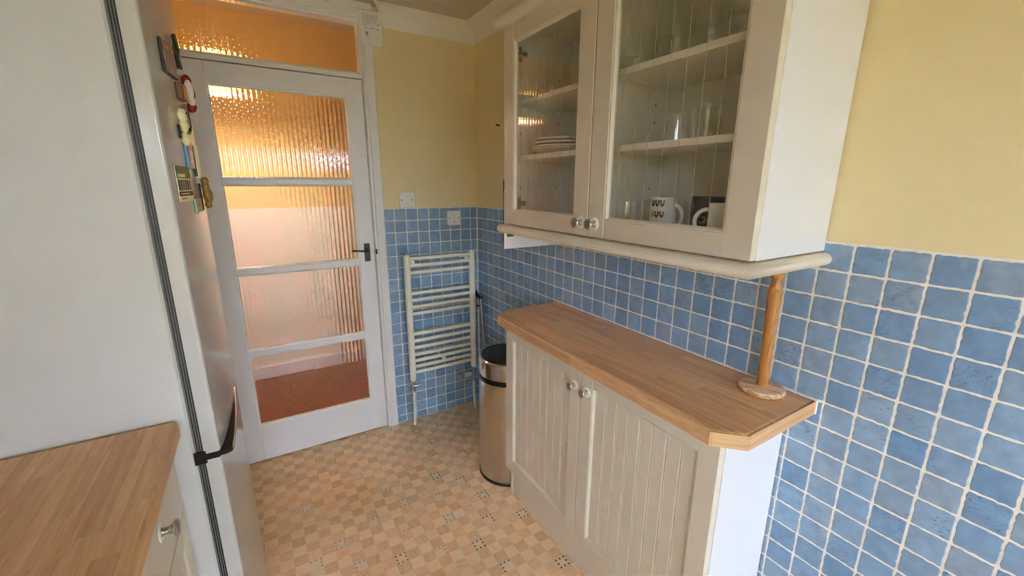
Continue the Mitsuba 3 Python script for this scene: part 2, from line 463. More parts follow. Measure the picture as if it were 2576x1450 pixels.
def proj_area(pts):
    d = np.array(pts) - CAM
    z = d @ fw
    if (z < 0.1).any(): return 0
    x, y = 1288 + FPX * (d @ rt) / z, 725 - FPX * (d @ upv) / z
    if x.max() < 0 or x.min() > 2576 or y.max() < 0 or y.min() > 1450: return 0
    return 0.5 * abs(np.dot(x, np.roll(y, -1)) - np.dot(y, np.roll(x, -1)))


part(WB, 'grout', join(box(-0.566, 0.006, 0.0015, 0.006, 0, TOPZ + 0.003)), 'grout', False)
part(WR, 'grout', join(box(0.0015, 0.006, YF, 0.0014, 0, TOPZ + 0.003)), 'grout', False)
cnt = 0
cols = [(0.0, DB)] + [(DB + k * PT, DB + (k + 1) * PT) for k in range(7)] + [(DB + 7 * PT, 0.5655)]
for u0, u1 in cols:
    for z0, z1 in rows:
        d, tw = put_tile(WB, u0, u1, z0, z1, True, cnt); cnt += 1
        part(WB, 'tile', d, None, tw=tw)
cols = [(0.0, DR)] + [(DR + k * PT, DR + (k + 1) * PT) for k in range(56)]
cand = []
for u0, u1 in cols[1:]:
    if u0 > -YF: continue
    for z0, z1 in rows:
        if z1 < 0.868 and u0 > 0.875 and u1 < 1.85: continue       # behind the base unit
        if z0 > 1.292 and 0.885 < u0 and u1 < 1.87: continue
        a = proj_area([(0, -u0, z0), (0, -u1, z0), (0, -u1, z1), (0, -u0, z1)])
        if z1 < 0.72 and u1 < 0.9: a *= 0.05                        # behind the bin
        cand.append((a, u0, min(u1, -YF), z0, z1))
cand.sort(key=lambda t: -t[0])
rest = []
for i, (a, u0, u1, z0, z1) in enumerate(cand):
    d, tw = put_tile(WR, u0, u1, z0, z1, False, 500 + i)
    if i < 300: part(WR, 'tile', d, None, tw=tw)
    else: rest.append((d, tw))
ms = []
for d, tw in rest:
    v, f = meshkit.WRITTEN[d['filename']][:2]
    ms.append(moved(trimesh.Trimesh(v, f, process=False), tw.matrix))
part(WR, 'tile_field', join(*ms), 'tile', 50, kind='stuff')

# ------------------------------------------------------------------ hall beyond the door
HY = 1.12
solo('hall_floor', box(-2.9, 0.6, 0.02, HY, -0.06, -0.004), 'carpet', 'brown carpet in the hall behind the glazed door', 'carpet', False, kind='structure')
solo('wall_hall', join(box(-2.9, 0.6, HY, HY + 0.1, 1.27, 2.5), box(-3.0, -2.9, 0.1, HY + 0.1, 1.27, 2.5), box(0.6, 0.7, 0.1, HY + 0.1, 1.27, 2.5)), 'hall_upper', 'ochre upper wall of the hall behind the glass', 'wall', False, kind='structure')
solo('wall_hall_dado', join(box(-2.9, 0.6, HY - 0.004, HY + 0.1, 0, 1.27), box(-3.0, -2.9, 0.1, HY + 0.1, 0, 1.27), box(0.6, 0.7, 0.1, HY + 0.1, 0, 1.27)), 'hall_lower', 'cream lower wall of the hall behind the glass', 'wall', False, kind='structure')
solo('wall_hall_near', join(box(-2.9, XL - 0.1, 0.005, 0.1, 0, 2.5), box(0.1, 0.6, 0.005, 0.1, 0, 2.5), box(XL - 0.1, 0.1, 0.1, 0.104, CZ, 2.5), box(-0.585, 0.1, 0.1, 0.104, 0, CZ), box(XL - 0.1, -1.44, 0.1, 0.104, 0, CZ)), 'hall_lower', 'hall side of the end wall', 'wall', False, kind='structure')
solo('ceiling_hall', box(-3.0, 0.7, 0.1, HY + 0.1, 2.5, 2.56), 'ceiling', 'hall ceiling behind the transom', 'ceiling', False, kind='structure')
solo('baseboard_hall', join(cbox(-1.555, -0.565, HY - 0.02, HY - 0.004, 0, 0.1, 0.004), cbox(0.325, 0.6, HY - 0.02, HY - 0.004, 0, 0.1, 0.004), cbox(-2.9, -2.485, HY - 0.02, HY - 0.004, 0, 0.1, 0.004)), 'gloss_paint', 'white skirting along the hall carpet', 'skirting', kind='structure')
for nm, xa, xb, lb in (('door_2', -0.50, 0.26, 'brown hall door at the right behind the reeded glass'), ('door_3', -2.42, -1.62, 'brown hall door at the left behind the reeded glass')):
    t_ = thing(nm, lb, 'door', kind='structure')
    part(t_, 'slab', cbox(xa, xb, HY - 0.035, HY - 0.006, 0.005, 1.96, 0.003), 'hall_wood')
    part(t_, 'architrave', join(cbox(xa - 0.06, xa - 0.004, HY - 0.024, HY - 0.005, 0.0, 2.02), cbox(xb + 0.004, xb + 0.06, HY - 0.024, HY - 0.005, 0.0, 2.02), cbox(xa - 0.06, xb + 0.06, HY - 0.024, HY - 0.005, 1.965, 2.02)), 'hall_wood')
lamp = thing('hall_lamp', 'amber ceiling lamp glowing through the top corner of the door glass', 'lamp')
LX, LY = -1.25, 0.52
part(lamp, 'shade', lathe([(0.104, 1.90), (0.110, 1.90), (0.112, 1.98), (0.102, 2.10), (0.02, 2.125), (0.02, 2.12), (0.096, 2.095), (0.106, 1.98), (0.104, 1.90)], 28, (LX, LY, 0)), 'orange', True,
     emitter={'type': 'area', 'radiance': {'type': 'rgb', 'value': [SHADE_L * 1.0, SHADE_L * 0.52, SHADE_L * 0.12]}})
part(lamp, 'bulb', lathe([(0.0, 1.905), (0.03, 1.915), (0.045, 1.945), (0.035, 1.975), (0.015, 2.0), (0.0, 2.01)], 20, (LX, LY, 0)), 'white_plastic', True, emitter={'type': 'area', 'radiance': {'type': 'rgb', 'value': [BULB_L * 0.92, BULB_L * 0.96, BULB_L * 0.96]}})
part(lamp, 'cord', tube([(LX, LY, 2.005), (LX, LY, 2.3), (LX, LY, 2.5)], 0.004, 8), 'white_plastic')

# ------------------------------------------------------------------ door, frame, transom
fr = thing('door_frame', 'white door frame around the glazed door and its transom', 'door frame', kind='structure')
ax0, ax1 = -0.625, -0.566
arch = [(ax0, 0.004), (ax1, 0.004), (ax1, -0.012), (ax1 - 0.006, -0.017), (ax0 + 0.016, -0.017), (ax0 + 0.010, -0.011), (ax0 + 0.004, -0.010), (ax0, -0.006)]
part(fr, 'architrave', prism(arch, 'xy', 0.0, 2.285), 'gloss_paint', 20)
la = [(-1.400 - (x - ax0), y) for x, y in arch][::-1]
part(fr, 'architrave', prism(la, 'xy', 0.0, 2.285), 'gloss_paint', 20)
part(fr, 'jamb', cbox(-0.6265, -0.585, 0.004, 0.1, 0, CZ), 'gloss_paint')
part(fr, 'jamb', cbox(-1.44, -1.3965, 0.004, 0.1, 0, CZ), 'gloss_paint')
part(fr, 'stop', cbox(-0.640, -0.6265, 0.045, 0.08, 0, 1.955), 'gloss_paint')
part(fr, 'stop', cbox(-1.3965, -0.6265, 0.045, 0.08, 1.925, 1.954), 'gloss_paint')
part(fr, 'transom_bar', cbox(-1.3965, -0.6265, -0.004, 0.09, 1.953, 1.974, 0.003), 'gloss_paint')
hd = [(0.004, 2.215), (-0.010, 2.215), (-0.010, 2.226), (-0.017, 2.232), (-0.017, 2.256), (-0.024, 2.262), (-0.024, 2.289), (0.09, 2.289), (0.09, 2.215)]
part(fr, 'head', prism(hd, 'yz', -1.40, -0.566), 'gloss_paint', 20)
part(fr, 'latch_keep', join(cbox(-0.6255, -0.618, -0.014, 0.0, 1.070, 1.092), tube([(-0.622, -0.012, 1.068), (-0.622, -0.015, 1.08), (-0.622, -0.012, 1.095)], 0.004, 8)), 'black', label='black latch keep')


def rib_pane(x0, x1, z0, z1, y, seed):
    """a slab of reeded glass with raised pips: kitchen face displaced"""
    nx, nz = int((x1 - x0) / 0.0011), int((z1 - z0) / 0.0015)
    x, z = np.meshgrid(np.linspace(x0, x1, nx), np.linspace(z0, z1, nz))
    pr = 0.0205
    k = np.floor((x + 3) / pr); f = (x + 3) / pr - k - 0.5
    h = 0.0018 * (1 - (2 * f) ** 2) + 0.0002 * np.cos(f * 9)
    rk = (k * 0.381) % 1
    for side, dz in ((-0.22, 0.0), (0.24, 0.45)):
        zz = z / 0.030 + rk + dz + 0.13 * np.sin(k * 2.1)
        g = zz - np.floor(zz) - 0.5
        h += 0.0017 * np.exp(-((f - side) / 0.078) ** 2 - (g / 0.066) ** 2)
    h += 0.00025 * (meshkit.fbm(np.stack([x * 40, z * 22, x * 0 + seed], -1), 2) - 0.5)
    edge = np.minimum(np.minimum(x - x0, x1 - x), np.minimum(z - z0, z1 - z))
    h = h * np.clip(edge / 0.002, 0, 1)
    N = nx * nz
    Fv = np.stack([x, y - h, z], -1).reshape(-1, 3); Bv = np.stack([x, np.full_like(x, y + 0.004), z], -1).reshape(-1, 3)
    id_ = np.arange(N).reshape(nz, nx)
    Q = np.stack([id_[:-1, :-1], id_[:-1, 1:], id_[1:, 1:], id_[1:, :-1]], -1).reshape(-1, 4)
    tri = lambda q: np.vstack([q[:, [0, 1, 2]], q[:, [0, 2, 3]]])
    c4 = [id_[0, 0], id_[0, -1], id_[-1, -1], id_[-1, 0]]
    bv = Bv[c4]
    F = tri(Q)
    bo = N
    V = np.vstack([Fv, bv])
    F = np.vstack([F, [[bo, bo + 2, bo + 1], [bo, bo + 3, bo + 2]]])
    # rim: fan every border row to the back corners
    rim = []
    for line, c, c2 in ((id_[0, :], bo, bo + 1), (id_[:, -1], bo + 1, bo + 2), (id_[-1, ::-1], bo + 2, bo + 3), (id_[::-1, 0], bo + 3, bo)):
        for a, b in zip(line[:-1], line[1:]): rim.append([b, a, c])
        rim.append([line[-1], c, c2])
    return trimesh.Trimesh(V, np.vstack([F, rim]), process=False)


def bead_ring(x0, x1, z0, z1, w, y_out, y_in):
    """sloped glazing bead all round an opening"""
    o = [(x0, z0), (x1, z0), (x1, z1), (x0, z1)]
    i = [(x0 + w, z0 + w), (x1 - w, z0 + w), (x1 - w, z1 - w), (x0 + w, z1 - w)]
    m = [(x0 + w * .45, z0 + w * .45), (x1 - w * .45, z0 + w * .45), (x1 - w * .45, z1 - w * .45), (x0 + w * .45, z1 - w * .45)]
    V = [(a, y_out, b) for a, b in o] + [(a, y_out + 0.001, b) for a, b in m] + [(a, y_in - 0.001, b) for a, b in i] + [(a, y_in + 0.006, b) for a, b in i] + [(a, y_in + 0.006, b) for a, b in o]
    F = []
    for k in range(4):
        for j in range(4):
            j2 = (j + 1) % 4; a, b = k * 4, k * 4 + 4
            F += [[a + j, a + j2, b + j2], [a + j, b + j2, b + j]]
    for j in range(4):
        j2 = (j + 1) % 4
        F += [[16 + j, 16 + j2, j2], [16 + j, j2, j]]
    return trimesh.Trimesh(V, F, process=False)


PX0, PX1 = -1.283, -0.712
PZ = [(1.463, 1.862), (1.040, 1.437), (0.622, 1.012), (0.204, 0.592)]
door = thing('door_1', 'white door with four reeded glass panes and a dark lever handle', 'door', kind='structure')
part(door, 'stile', cbox(DX0, PX0, 0, 0.04, 0.006, 1.948, 0.002), 'gloss_paint')
part(door, 'stile', cbox(PX1, DX1, 0, 0.04, 0.006, 1.948, 0.002), 'gloss_paint')
zz = [1.948] + [z for q_ in PZ for z in (q_[1], q_[0])] + [0.006]
for a, b in zip(zz[0::2], zz[1::2]):
    part(door, 'rail', cbox(PX0, PX1, 0.0, 0.04, b, a, 0.002), 'gloss_paint')
for i, (a, b) in enumerate(PZ):
    part(door, 'pane', rib_pane(PX0 + 0.004, PX1 - 0.004, a + 0.004, b - 0.004, 0.016, i), 'glass', True, label='reeded obscure glass pane')
    part(door, 'glazing_bead', bead_ring(PX0, PX1, a, b, 0.009, 0.0015, 0.012), 'bead_paint', False)
hdl = part(door, 'handle', join(cbox(-0.6845, -0.6555, -0.008, 0.0, 1.030, 1.127, 0.0025), lathe([(0, 0), (0.013, 0), (0.011, 0.012), (0, 0.012)], 16, (-0.669, -0.008, 1.092), '-y')), 'bronze', label='dark bronze lever handle')
lev = [(-0.669, -0.015, 1.091), (-0.671, -0.038, 1.091), (-0.682, -0.047, 1.0915), (-0.70, -0.049, 1.093), (-0.725, -0.049, 1.0955), (-0.745, -0.049, 1.0975), (-0.758, -0.049, 1.0975)]
part(hdl, 'lever', tube(lev, [0.007, 0.006, 0.006, 0.005, 0.0045, 0.005, 0.004], 10), 'bronze', True)
w1 = thing('window_1', 'reeded glass transom above the white door', 'transom window', kind='structure')
part(w1, 'pane', rib_pane(-1.392, -0.640, 1.978, 2.214, 0.022, 9), 'glass', True)
part(w1, 'glazing_bead', bead_ring(-1.3965, -0.6265, 1.974, 2.215, 0.011, 0.004, 0.018), 'gloss_paint', False)

# ------------------------------------------------------------------ right base cabinet and its worktop
BX = -0.295
bc = thing('base_cabinet', 'cream base cabinet with two tongue and groove doors under the right worktop', 'cabinet')
part(bc, 'side_panel', cbox(-0.270, -0.004, -1.862, -1.844, 0.0, 0.868, 0.001), 'carcass', label='plain white end panel')
part(bc, 'side_panel', cbox(-0.270, -0.004, -0.880, -0.862, 0.0, 0.868, 0.001), 'cream')
part(bc, 'body', box(-0.262, -0.006, -1.844, -0.880, 0.15, 0.866), 'interior', False)
part(bc, 'plinth', cbox(-0.266, -0.250, -1.862, -0.864, 0.0, 0.143, 0.001), 'cream')


def knob(parent, at, axis='-x', s=1.0):
    pr = [(0, 0), (0.0105, 0), (0.0105, 0.001), (0.0068, 0.005), (0.0062, 0.012), (0.0085, 0.017), (0.0135, 0.0205), (0.0150, 0.0225), (0.0155, 0.0245), (0.0142, 0.0262), (0.0132, 0.0266), (0.0128, 0.0258), (0.0115, 0.0262), (0, 0.0275)]
    k = part(parent, 'knob', lathe([(r * s, h * s) for r, h in pr], 28, at, axis), 'chrome', 25, label='round metal knob')
    a = np.array(at); off = {'-x': (-1, 0, 0), 'x': (1, 0, 0)}[axis]
    part(k, 'face', lathe([(0, 0.0), (0.0118 * s, 0.0), (0.011 * s, 0.0009), (0, 0.0018)], 24, a + np.array(off) * 0.0262 * s, axis), 'satin', 40)
    part(k, 'collar', lathe([(0.0, 0), (0.018 * s, 0), (0.017 * s, 0.0018), (0.0155 * s, 0.0024), (0, 0.0024)], 24, a + np.array(off) * -0.0001, axis), 'white_plastic', 40)


def plank_mesh(y0, y1, z0, z1, x):
    """a board with a bead moulding along one edge, face towards -x"""
    w = y1 - y0
    pts = [(0.0, y0 + 0.0004), (x + 0.0022, y0 + 0.0004), (x, y0 + 0.0022), (x, y1 - 0.0085), (x + 0.0016, y1 - 0.0075), (x + 0.0002, y1 - 0.0055), (x, y1 - 0.0045), (x + 0.0003, y1 - 0.0032), (x + 0.0022, y1 - 0.0004), (0.0, y1 - 0.0004)]
    pts[0] = (x + 0.006, pts[0][1]); pts[-1] = (x + 0.006, pts[-1][1])
    return prism(pts, 'xy', z0, z1)


def framed(parent, y0, y1, z0, z1, xf, th, st, rl, top_rl=None):
    """stiles and rails of a door facing -x (y0 < y1); returns the opening"""
    top_rl = top_rl or rl
    part(parent, 'stile', cbox(xf, xf + th, y0, y0 + st, z0, z1, 0.0018), 'cream')
    part(parent, 'stile', cbox(xf, xf + th, y1 - st, y1, z0, z1, 0.0018), 'cream')
    part(parent, 'rail', cbox(xf + 0.0006, xf + th, y0 + st, y1 - st, z0, z0 + rl, 0.0012), 'cream')
    part(parent, 'rail', cbox(xf + 0.0006, xf + th, y0 + st, y1 - st, z1 - top_rl, z1, 0.0012), 'cream')
    return y0 + st, y1 - st, z0 + rl, z1 - top_rl


def bead_x(y0, y1, z0, z1, w, x_out, x_in):
    m = bead_ring(y0, y1, z0, z1, w, x_out, x_in)
    x, y, z = m.vertices.T
    m = trimesh.Trimesh(np.stack([y, x, z], 1), m.faces, process=False)
    m.invert()
    return m


for k, (y0, y1) in enumerate(((-1.3585, -0.862), (-1.862, -1.3615))):
    dk = part(bc, 'door', box(BX + 0.0165, BX + 0.0215, y0 + 0.02, y1 - 0.02, 0.16, 0.85), 'cream', False, label=('left', 'right')[k] + ' tongue and groove door')
    a, b, c, d = framed(dk, y0, y1, 0.147, 0.864, BX, 0.022, 0.056, 0.056, 0.068)
    part(dk, 'bead', bead_x(a, b, c, d, 0.0075, BX + 0.001, BX + 0.0115), 'cream', False)
    n = 8; w = (b - a - 0.012) / n
    for i in range(n):
        part(dk, 'plank', plank_mesh(a + 0.006 + i * w, a + 0.006 + (i + 1) * w, c + 0.004, d - 0.004, BX + 0.0105), 'cream', False)
    knob(dk, (BX, -1.328 if k == 0 else -1.392, 0.770))

WT0, WT1 = 0.869, 0.909


def worktop(outline, z0, z1, r=0.011):
    """outline polygon with an upper and lower rounded edge"""
    P0 = Polygon(outline)
    lev = [(0.004, z0), (0.001, z0 + 0.002), (0, z0 + 0.005)] + [(r - r * math.cos(a), z1 - r + r * math.sin(a)) for a in np.linspace(0, math.pi / 2, 6)]
    rings = []
    base = np.array(outline)
    nx = []
    n = len(base)
    for i in range(n):
        a, b, c = base[i - 1], base[i], base[(i + 1) % n]
        d1, d2 = (b - a) / np.linalg.norm(b - a), (c - b) / np.linalg.norm(c - b)
        n1, n2 = np.array([-d1[1], d1[0]]), np.array([-d2[1], d2[0]])
        m = n1 + n2; m /= max(m @ n1, 1e-6); nx.append(m)
    nx = np.array(nx) * (1 if Polygon(outline).exterior.is_ccw else -1)
    for off, z in lev:
        rings.append(np.c_[base + nx * off, np.full(n, z)])
    V = np.concatenate(rings); F = []
    for k in range(len(rings) - 1):
        for i in range(n):
            j = (i + 1) % n
            F += [[k * n + i, k * n + j, (k + 1) * n + j], [k * n + i, (k + 1) * n + j, (k + 1) * n + i]]
    t = (len(rings) - 1) * n
    F += [[t, t + i, t + i + 1] for i in range(1, n - 1)] + [[0, i + 1, i] for i in range(1, n - 1)]
    m = trimesh.Trimesh(V, F, process=False)
    if m.volume < 0: m.invert()
    return m


ro = [(-0.001, -0.829), (-0.272, -0.829), (-0.338, -0.868), (-0.356, -0.893), (-0.3560, -1.868), (-0.2995, -1.924), (-0.001, -1.924)]
wt = thing('worktop', 'long beech effect worktop on the cream base cabinet along the tiled wall', 'worktop')
part(wt, None, worktop(ro[:5] + [(-0.356, -1.867), (-0.2995, -1.9232), (-0.001, -1.9232)] if False else [(-0.001, -0.829), (-0.272, -0.829), (-0.338, -0.868), (-0.356, -0.893), (-0.3560, -1.867), (-0.2992, -1.9232), (-0.001, -1.9232)], WT0, WT1), 'wood', 28)
part(wt, 'edge_strip', join(prism([(-0.3570, -1.8665), (-0.2997, -1.9240), (-0.2983, -1.9226), (-0.3556, -1.8651)], 'xy', WT0 + 0.001, WT1 - 0.0035),
                            box(-0.2997, -0.001, -1.9245, -1.9222, WT0 + 0.001, WT1 - 0.0008)), 'wood_edge', False, label='paler laminate edging')
part(wt, 'seal', join(box(-0.0045, 0.0, -1.922, -0.83, WT1 - 0.001, WT1 + 0.0025), box(-0.006, 0.0, -1.9275, -1.9235, WT0 + 0.004, WT1 + 0.002)), 'grout', False, label='white sealant line')

# kitchen roll holder
kh = thing('kitchen_roll_holder', 'empty turned wood kitchen roll holder standing at the right end of the worktop', 'kitchen roll holder')
HX, HYY = -0.071, -1.822
part(kh, 'base', lathe([(0, 0), (0.048, 0), (0.0535, 0.004), (0.055, 0.010), (0.053, 0.015), (0.047, 0.018), (0, 0.019)], 44, (HX, HYY, WT1)), 'turned_base', 40, label='pale worn round base')
pr = [(0, 0), (0.0135, 0), (0.0138, 0.05), (0.0140, 0.16), (0.0150, 0.20), (0.0165, 0.235), (0.0160, 0.255), (0.0132, 0.275), (0.0112, 0.284), (0.0135, 0.290), (0.0152, 0.298), (0.0146, 0.307), (0.0112, 0.3105), (0, 0.3105)]
pole = lathe(pr, 28)
ax = np.array([-0.022, 0.006, 1.0]); ax /= np.linalg.norm(ax)
pole.apply_transform(trimesh.geometry.align_vectors([0, 0, 1], ax)); pole.apply_translation((HX, HYY, WT1 + 0.0185))
part(kh, 'pole', pole, 'turned', 40)

# ------------------------------------------------------------------ wall cabinet
U = (-0.879, -1.379, -1.879)
CX, CZ0, CZ1 = -0.294, 1.288, 2.002
wc = thing('wall_cabinet', 'cream wall cabinet with two glass doors above the worktop', 'cabinet')
part(wc, 'side_panel', cbox(CX, 0.0, U[2], U[2] + 0.017, CZ0, CZ1, 0.001), 'carcass', label='plain white end panel')
part(wc, 'side_panel', cbox(CX, 0.0, U[0] - 0.017, U[0], CZ0, CZ1, 0.001), 'interior')
part(wc, 'partition', box(CX, -0.016, U[1] - 0.010, U[1] + 0.010, CZ0 + 0.001, CZ1 - 0.001), 'interior', False)
part(wc, 'back_panel', box(-0.016, 0.0, U[2] + 0.017, U[0] - 0.017, CZ0, CZ1), 'interior', False)
part(wc, 'bottom_board', box(CX, -0.016, U[2] + 0.017, U[0] - 0.017, CZ0, CZ0 + 0.016), 'interior', False)
part(wc, 'top_board', box(CX, -0.016, U[2] + 0.017, U[0] - 0.017, CZ1 - 0.018, CZ1), 'interior', False)
SH = (1.5485, 1.7445)
for (y0, y1) in ((U[1] + 0.011, U[0] - 0.018), (U[2] + 0.018, U[1] - 0.011)):
    for z in SH:
        part(wc, 'shelf', cbox(-0.276, -0.017, y0, y1, z - 0.017, z, 0.001), 'interior')
for (y, xs) in ((U[0] - 0.0172, (-0.25, -0.07)), (U[1] - 0.0102, (-0.25, -0.07))):
    for x in xs:
        for z in (1.43, 1.63, 1.68, 1.84):
            part(wc, 'peg_hole', lathe([(0, 0), (0.0028, 0), (0.0028, 0.0006), (0, 0.0006)], 10, (x, y, z), '-y'), 'black', False)
for y in (-0.9,):
    for z in (1.368, 1.910):
        h = part(wc, 'hinge', join(cbox(-0.262, -0.247, U[0] - 0.0215, U[0] - 0.017, z - 0.024, z + 0.024, 0.002), cbox(-0.286, -0.228, U[0] - 0.027, U[0] - 0.0205, z - 0.0095, z + 0.0095, 0.003)), 'hinge', label='metal concealed hinge')
        part(h, 'screw', join(*[lathe([(0, 0), (0.004, 0), (0.0032, 0.0015), (0, 0.0017)], 12, (-0.2545, U[0] - 0.0214, z + s), '-y') for s in (-0.017, 0.017)]), 'chrome')
WX = -0.3155
for k, (y0, y1) in enumerate(((U[1] + 0.002, U[0]), (U[2], U[1] - 0.002))):
    dk = thing('_tmp') if False else numbered(wc + '__door', _used); _used[dk] = 1
    a, b, c, d = framed(dk, y0, y1, CZ0 + 0.001, CZ1, WX, 0.020, 0.066, 0.052, 0.066)
    labels[dk] = {'label': ('left', 'right')[k] + ' glazed door'}
    part(dk, 'bead', bead_x(a, b, c, d, 0.009, WX + 0.0015, WX + 0.011), 'cream', False)
    part(dk, 'pane', trimesh.Trimesh([[WX + 0.012, a, c], [WX + 0.012, b, c], [WX + 0.012, b, d], [WX + 0.012, a, d]], [[0, 2, 1], [0, 3, 2]]), 'pane', False, label='clear glass pane')
    y = -1.0312 + 0.0474 if k == 0 else -1.4355 - 0.0
    lines = []
    ys = [-0.984 - 0.0471 * i for i in range(8)] if k == 0 else [-1.4360 - 0.0471 * i for i in range(9)]
    for yy in ys:
        if a + 0.012 < yy < b - 0.012:
            lines.append(box(WX + 0.0112, WX + 0.0118, yy - 0.00045, yy + 0.00045, c + 0.011, d - 0.011))
    part(dk, 'etched_lines', join(*lines), 'etch', False, kind='stuff', label='fine vertical cut lines in the glass')
    knob(dk, (WX, -1.349 if k == 0 else -1.409, 1.3285), s=1.08)
# cornice above and light rail below
corn = [(0.010, 0.0), (-0.012, 0.0)] + arc((-0.012, 0.021), 0.021, 270, 90, 10)[1:] + [(0.010, 0.042)]


def rail_round(prof, z, xo, yl, yr, ret):
    """profile (outward negative, height) swept along the front and back along the right end"""
    V, n = [], len(prof)
    for d, h in prof:
        V += [(xo + d, yl + (0.0), z + h), (xo + d, yr + d, z + h), (-0.001, yr + d, z + h)]
    F = []
    for i in range(n):
        j = (i + 1) % n
        for s in (0, 1):
            F += [[3 * i + s, 3 * j + s, 3 * j + s + 1], [3 * i + s, 3 * j + s + 1, 3 * i + s + 1]]
    for i in range(1, n - 1):
        F += [[0, 3 * i + 3, 3 * i], [2, 3 * i + 2, 3 * i + 5]]
    m = trimesh.Trimesh(V, F, process=False)
    if m.volume < 0: m.invert()
    return m


part(wc, 'cornice', rail_round(corn, CZ1 - 0.012, WX - 0.002, U[0] + 0.022, U[2] - 0.002, True), 'cream', 40)
lr = [(0.030, 0.0), (-0.006, 0.0)] + arc((-0.008, 0.0155), 0.0155, 270, 90, 10)[1:] + [(0.030, 0.031)]
part(wc, 'light_rail', rail_round(lr, CZ0 - 0.0345, WX - 0.003, U[0] + 0.012, U[2] + 0.004, True), 'cream', 40)
cal = thing('hanging_calendar', 'white calendar sheets hanging off the far side of the wall cabinet', 'calendar')
part(cal, 'sheets', join(*[box(-0.312 + 0.0003 * i, -0.010, U[0] + 0.0035 + 0.0012 * i, U[0] + 0.0041 + 0.0012 * i, 1.186 - 0.0006 * i, 1.42) for i in range(5)]), 'paper', False)
part(cal, 'backing', box(-0.3125, -0.0095, U[0] + 0.0095, U[0] + 0.011, 1.184, 1.46), 'black', False)
part(cal, 'label_strip', join(box(-0.300, -0.268, U[0] + 0.003, U[0] + 0.0036, 1.2335, 1.246)), 'label_green', False, label='green printed strip')

# ------------------------------------------------------------------ crockery and glass in the wall cabinet


def ring_wall(ro_, z1, t=0.003, foot=0.004, prof=None):
    """outer profile up, inner profile down"""
    outer = prof or [(ro_, 0), (ro_, z1)]
    inner = [(max(r - t, 0.002), max(z, foot)) for r, z in outer][::-1]
    return [(0, 0)] + outer + [(outer[-1][0] - t / 2, outer[-1][1] + t * 0.4)] + inner + [(0, foot)]


def thin(prof, n, at):
    """open single skin of blown glass"""
    m = trimesh.creation.revolve(np.array(prof, float), sections=n)
    m.apply_translation(at)
    return m


def handle_tube(x, y, z, w, h, r, ang=-90, n=14):
    """C handle leaving the side at (x, y), lower end at z, in direction ang (degrees from +x)"""
    d = np.array([math.cos(math.radians(ang)), math.sin(math.radians(ang)), 0])
    t = np.linspace(-math.pi / 2, math.pi / 2, n)
    return tube([np.array([x, y, z + h / 2]) + d * (w * math.cos(a)) + np.array([0, 0, h / 2 * math.sin(a)]) for a in t], r, 10)


BS, MS, TS = CZ0 + 0.016, SH[0], SH[1]
# plates on the left middle shelf
for i in range(4):
    z = MS + (0.0 if i == 0 else 0.0205 + 0.0122 * (i - 1))
    if i == 0:
        prof = [(0, 0), (0.06, 0), (0.095, 0.006), (0.121, 0.016), (0.1245, 0.0185), (0.1250, 0.0215), (0.122, 0.024), (0.093, 0.011), (0.06, 0.0035), (0, 0.003)]
    else:
        prof = [(0, 0), (0.062, 0), (0.066, 0.0015), (0.100, 0.0024), (0.117, 0.0034), (0.1205, 0.0056), (0.1215, 0.0085), (0.1205, 0.0115), (0.117, 0.0125), (0.094, 0.0085), (0.066, 0.004), (0, 0.0035)]
    pos = ('lowest and deepest of', 'second from the bottom of', 'third from the bottom of', 'topmost of')[i]
    solo('plate', lathe(prof, 48, (-0.146 + 0.002 * math.sin(i * 2.3), -1.045 + 0.002 * i, z)), 'crockery', f'cream dinner plate, {pos} the stack in the left glass cupboard', 'plate', 30, group='plates in the wall cabinet')
gd = solo('glass_dish', thin([(0, 0.002), (0.034, 0), (0.04, 0.008), (0.041, 0.02), (0.037, 0.024), (0.037, 0.032), (0.035, 0.033), (0.035, 0.02), (0.033, 0.006), (0, 0.005)], 32, (-0.20, -1.02, TS)), 'clear', 'small empty glass jar alone on the upper left shelf', 'jar', 30)
mg = thing('cat_mug', 'white mug printed with a dark animal on the upper left shelf', 'mug')
part(mg, 'body', lathe(ring_wall(0.036, 0.095, 0.004, 0.006), 36, (-0.14, -1.215, TS)), 'mug_white', 40)


def patch(cx, cy, r, a_mid, z, pts, m, parent, name='print', lift=0.0004):
    """a flat print wrapped on a cylinder about (cx, cy): pts in metres (arc length, height)"""
    t = trimesh.creation.triangulate_polygon(Polygon(pts), engine='earcut')
    V, F = np.array(t[0]), np.array(t[1])
    a = math.radians(a_mid) + V[:, 0] / r
    W = np.c_[cx + (r + lift) * np.cos(a), cy + (r + lift) * np.sin(a), z + V[:, 1]]
    W2 = np.c_[cx + (r - 0.0002) * np.cos(a), cy + (r - 0.0002) * np.sin(a), z + V[:, 1]]
    part(parent, name, trimesh.Trimesh(np.vstack([W, W2]), np.vstack([F, F[:, ::-1] + len(V)]), process=False), m, False)


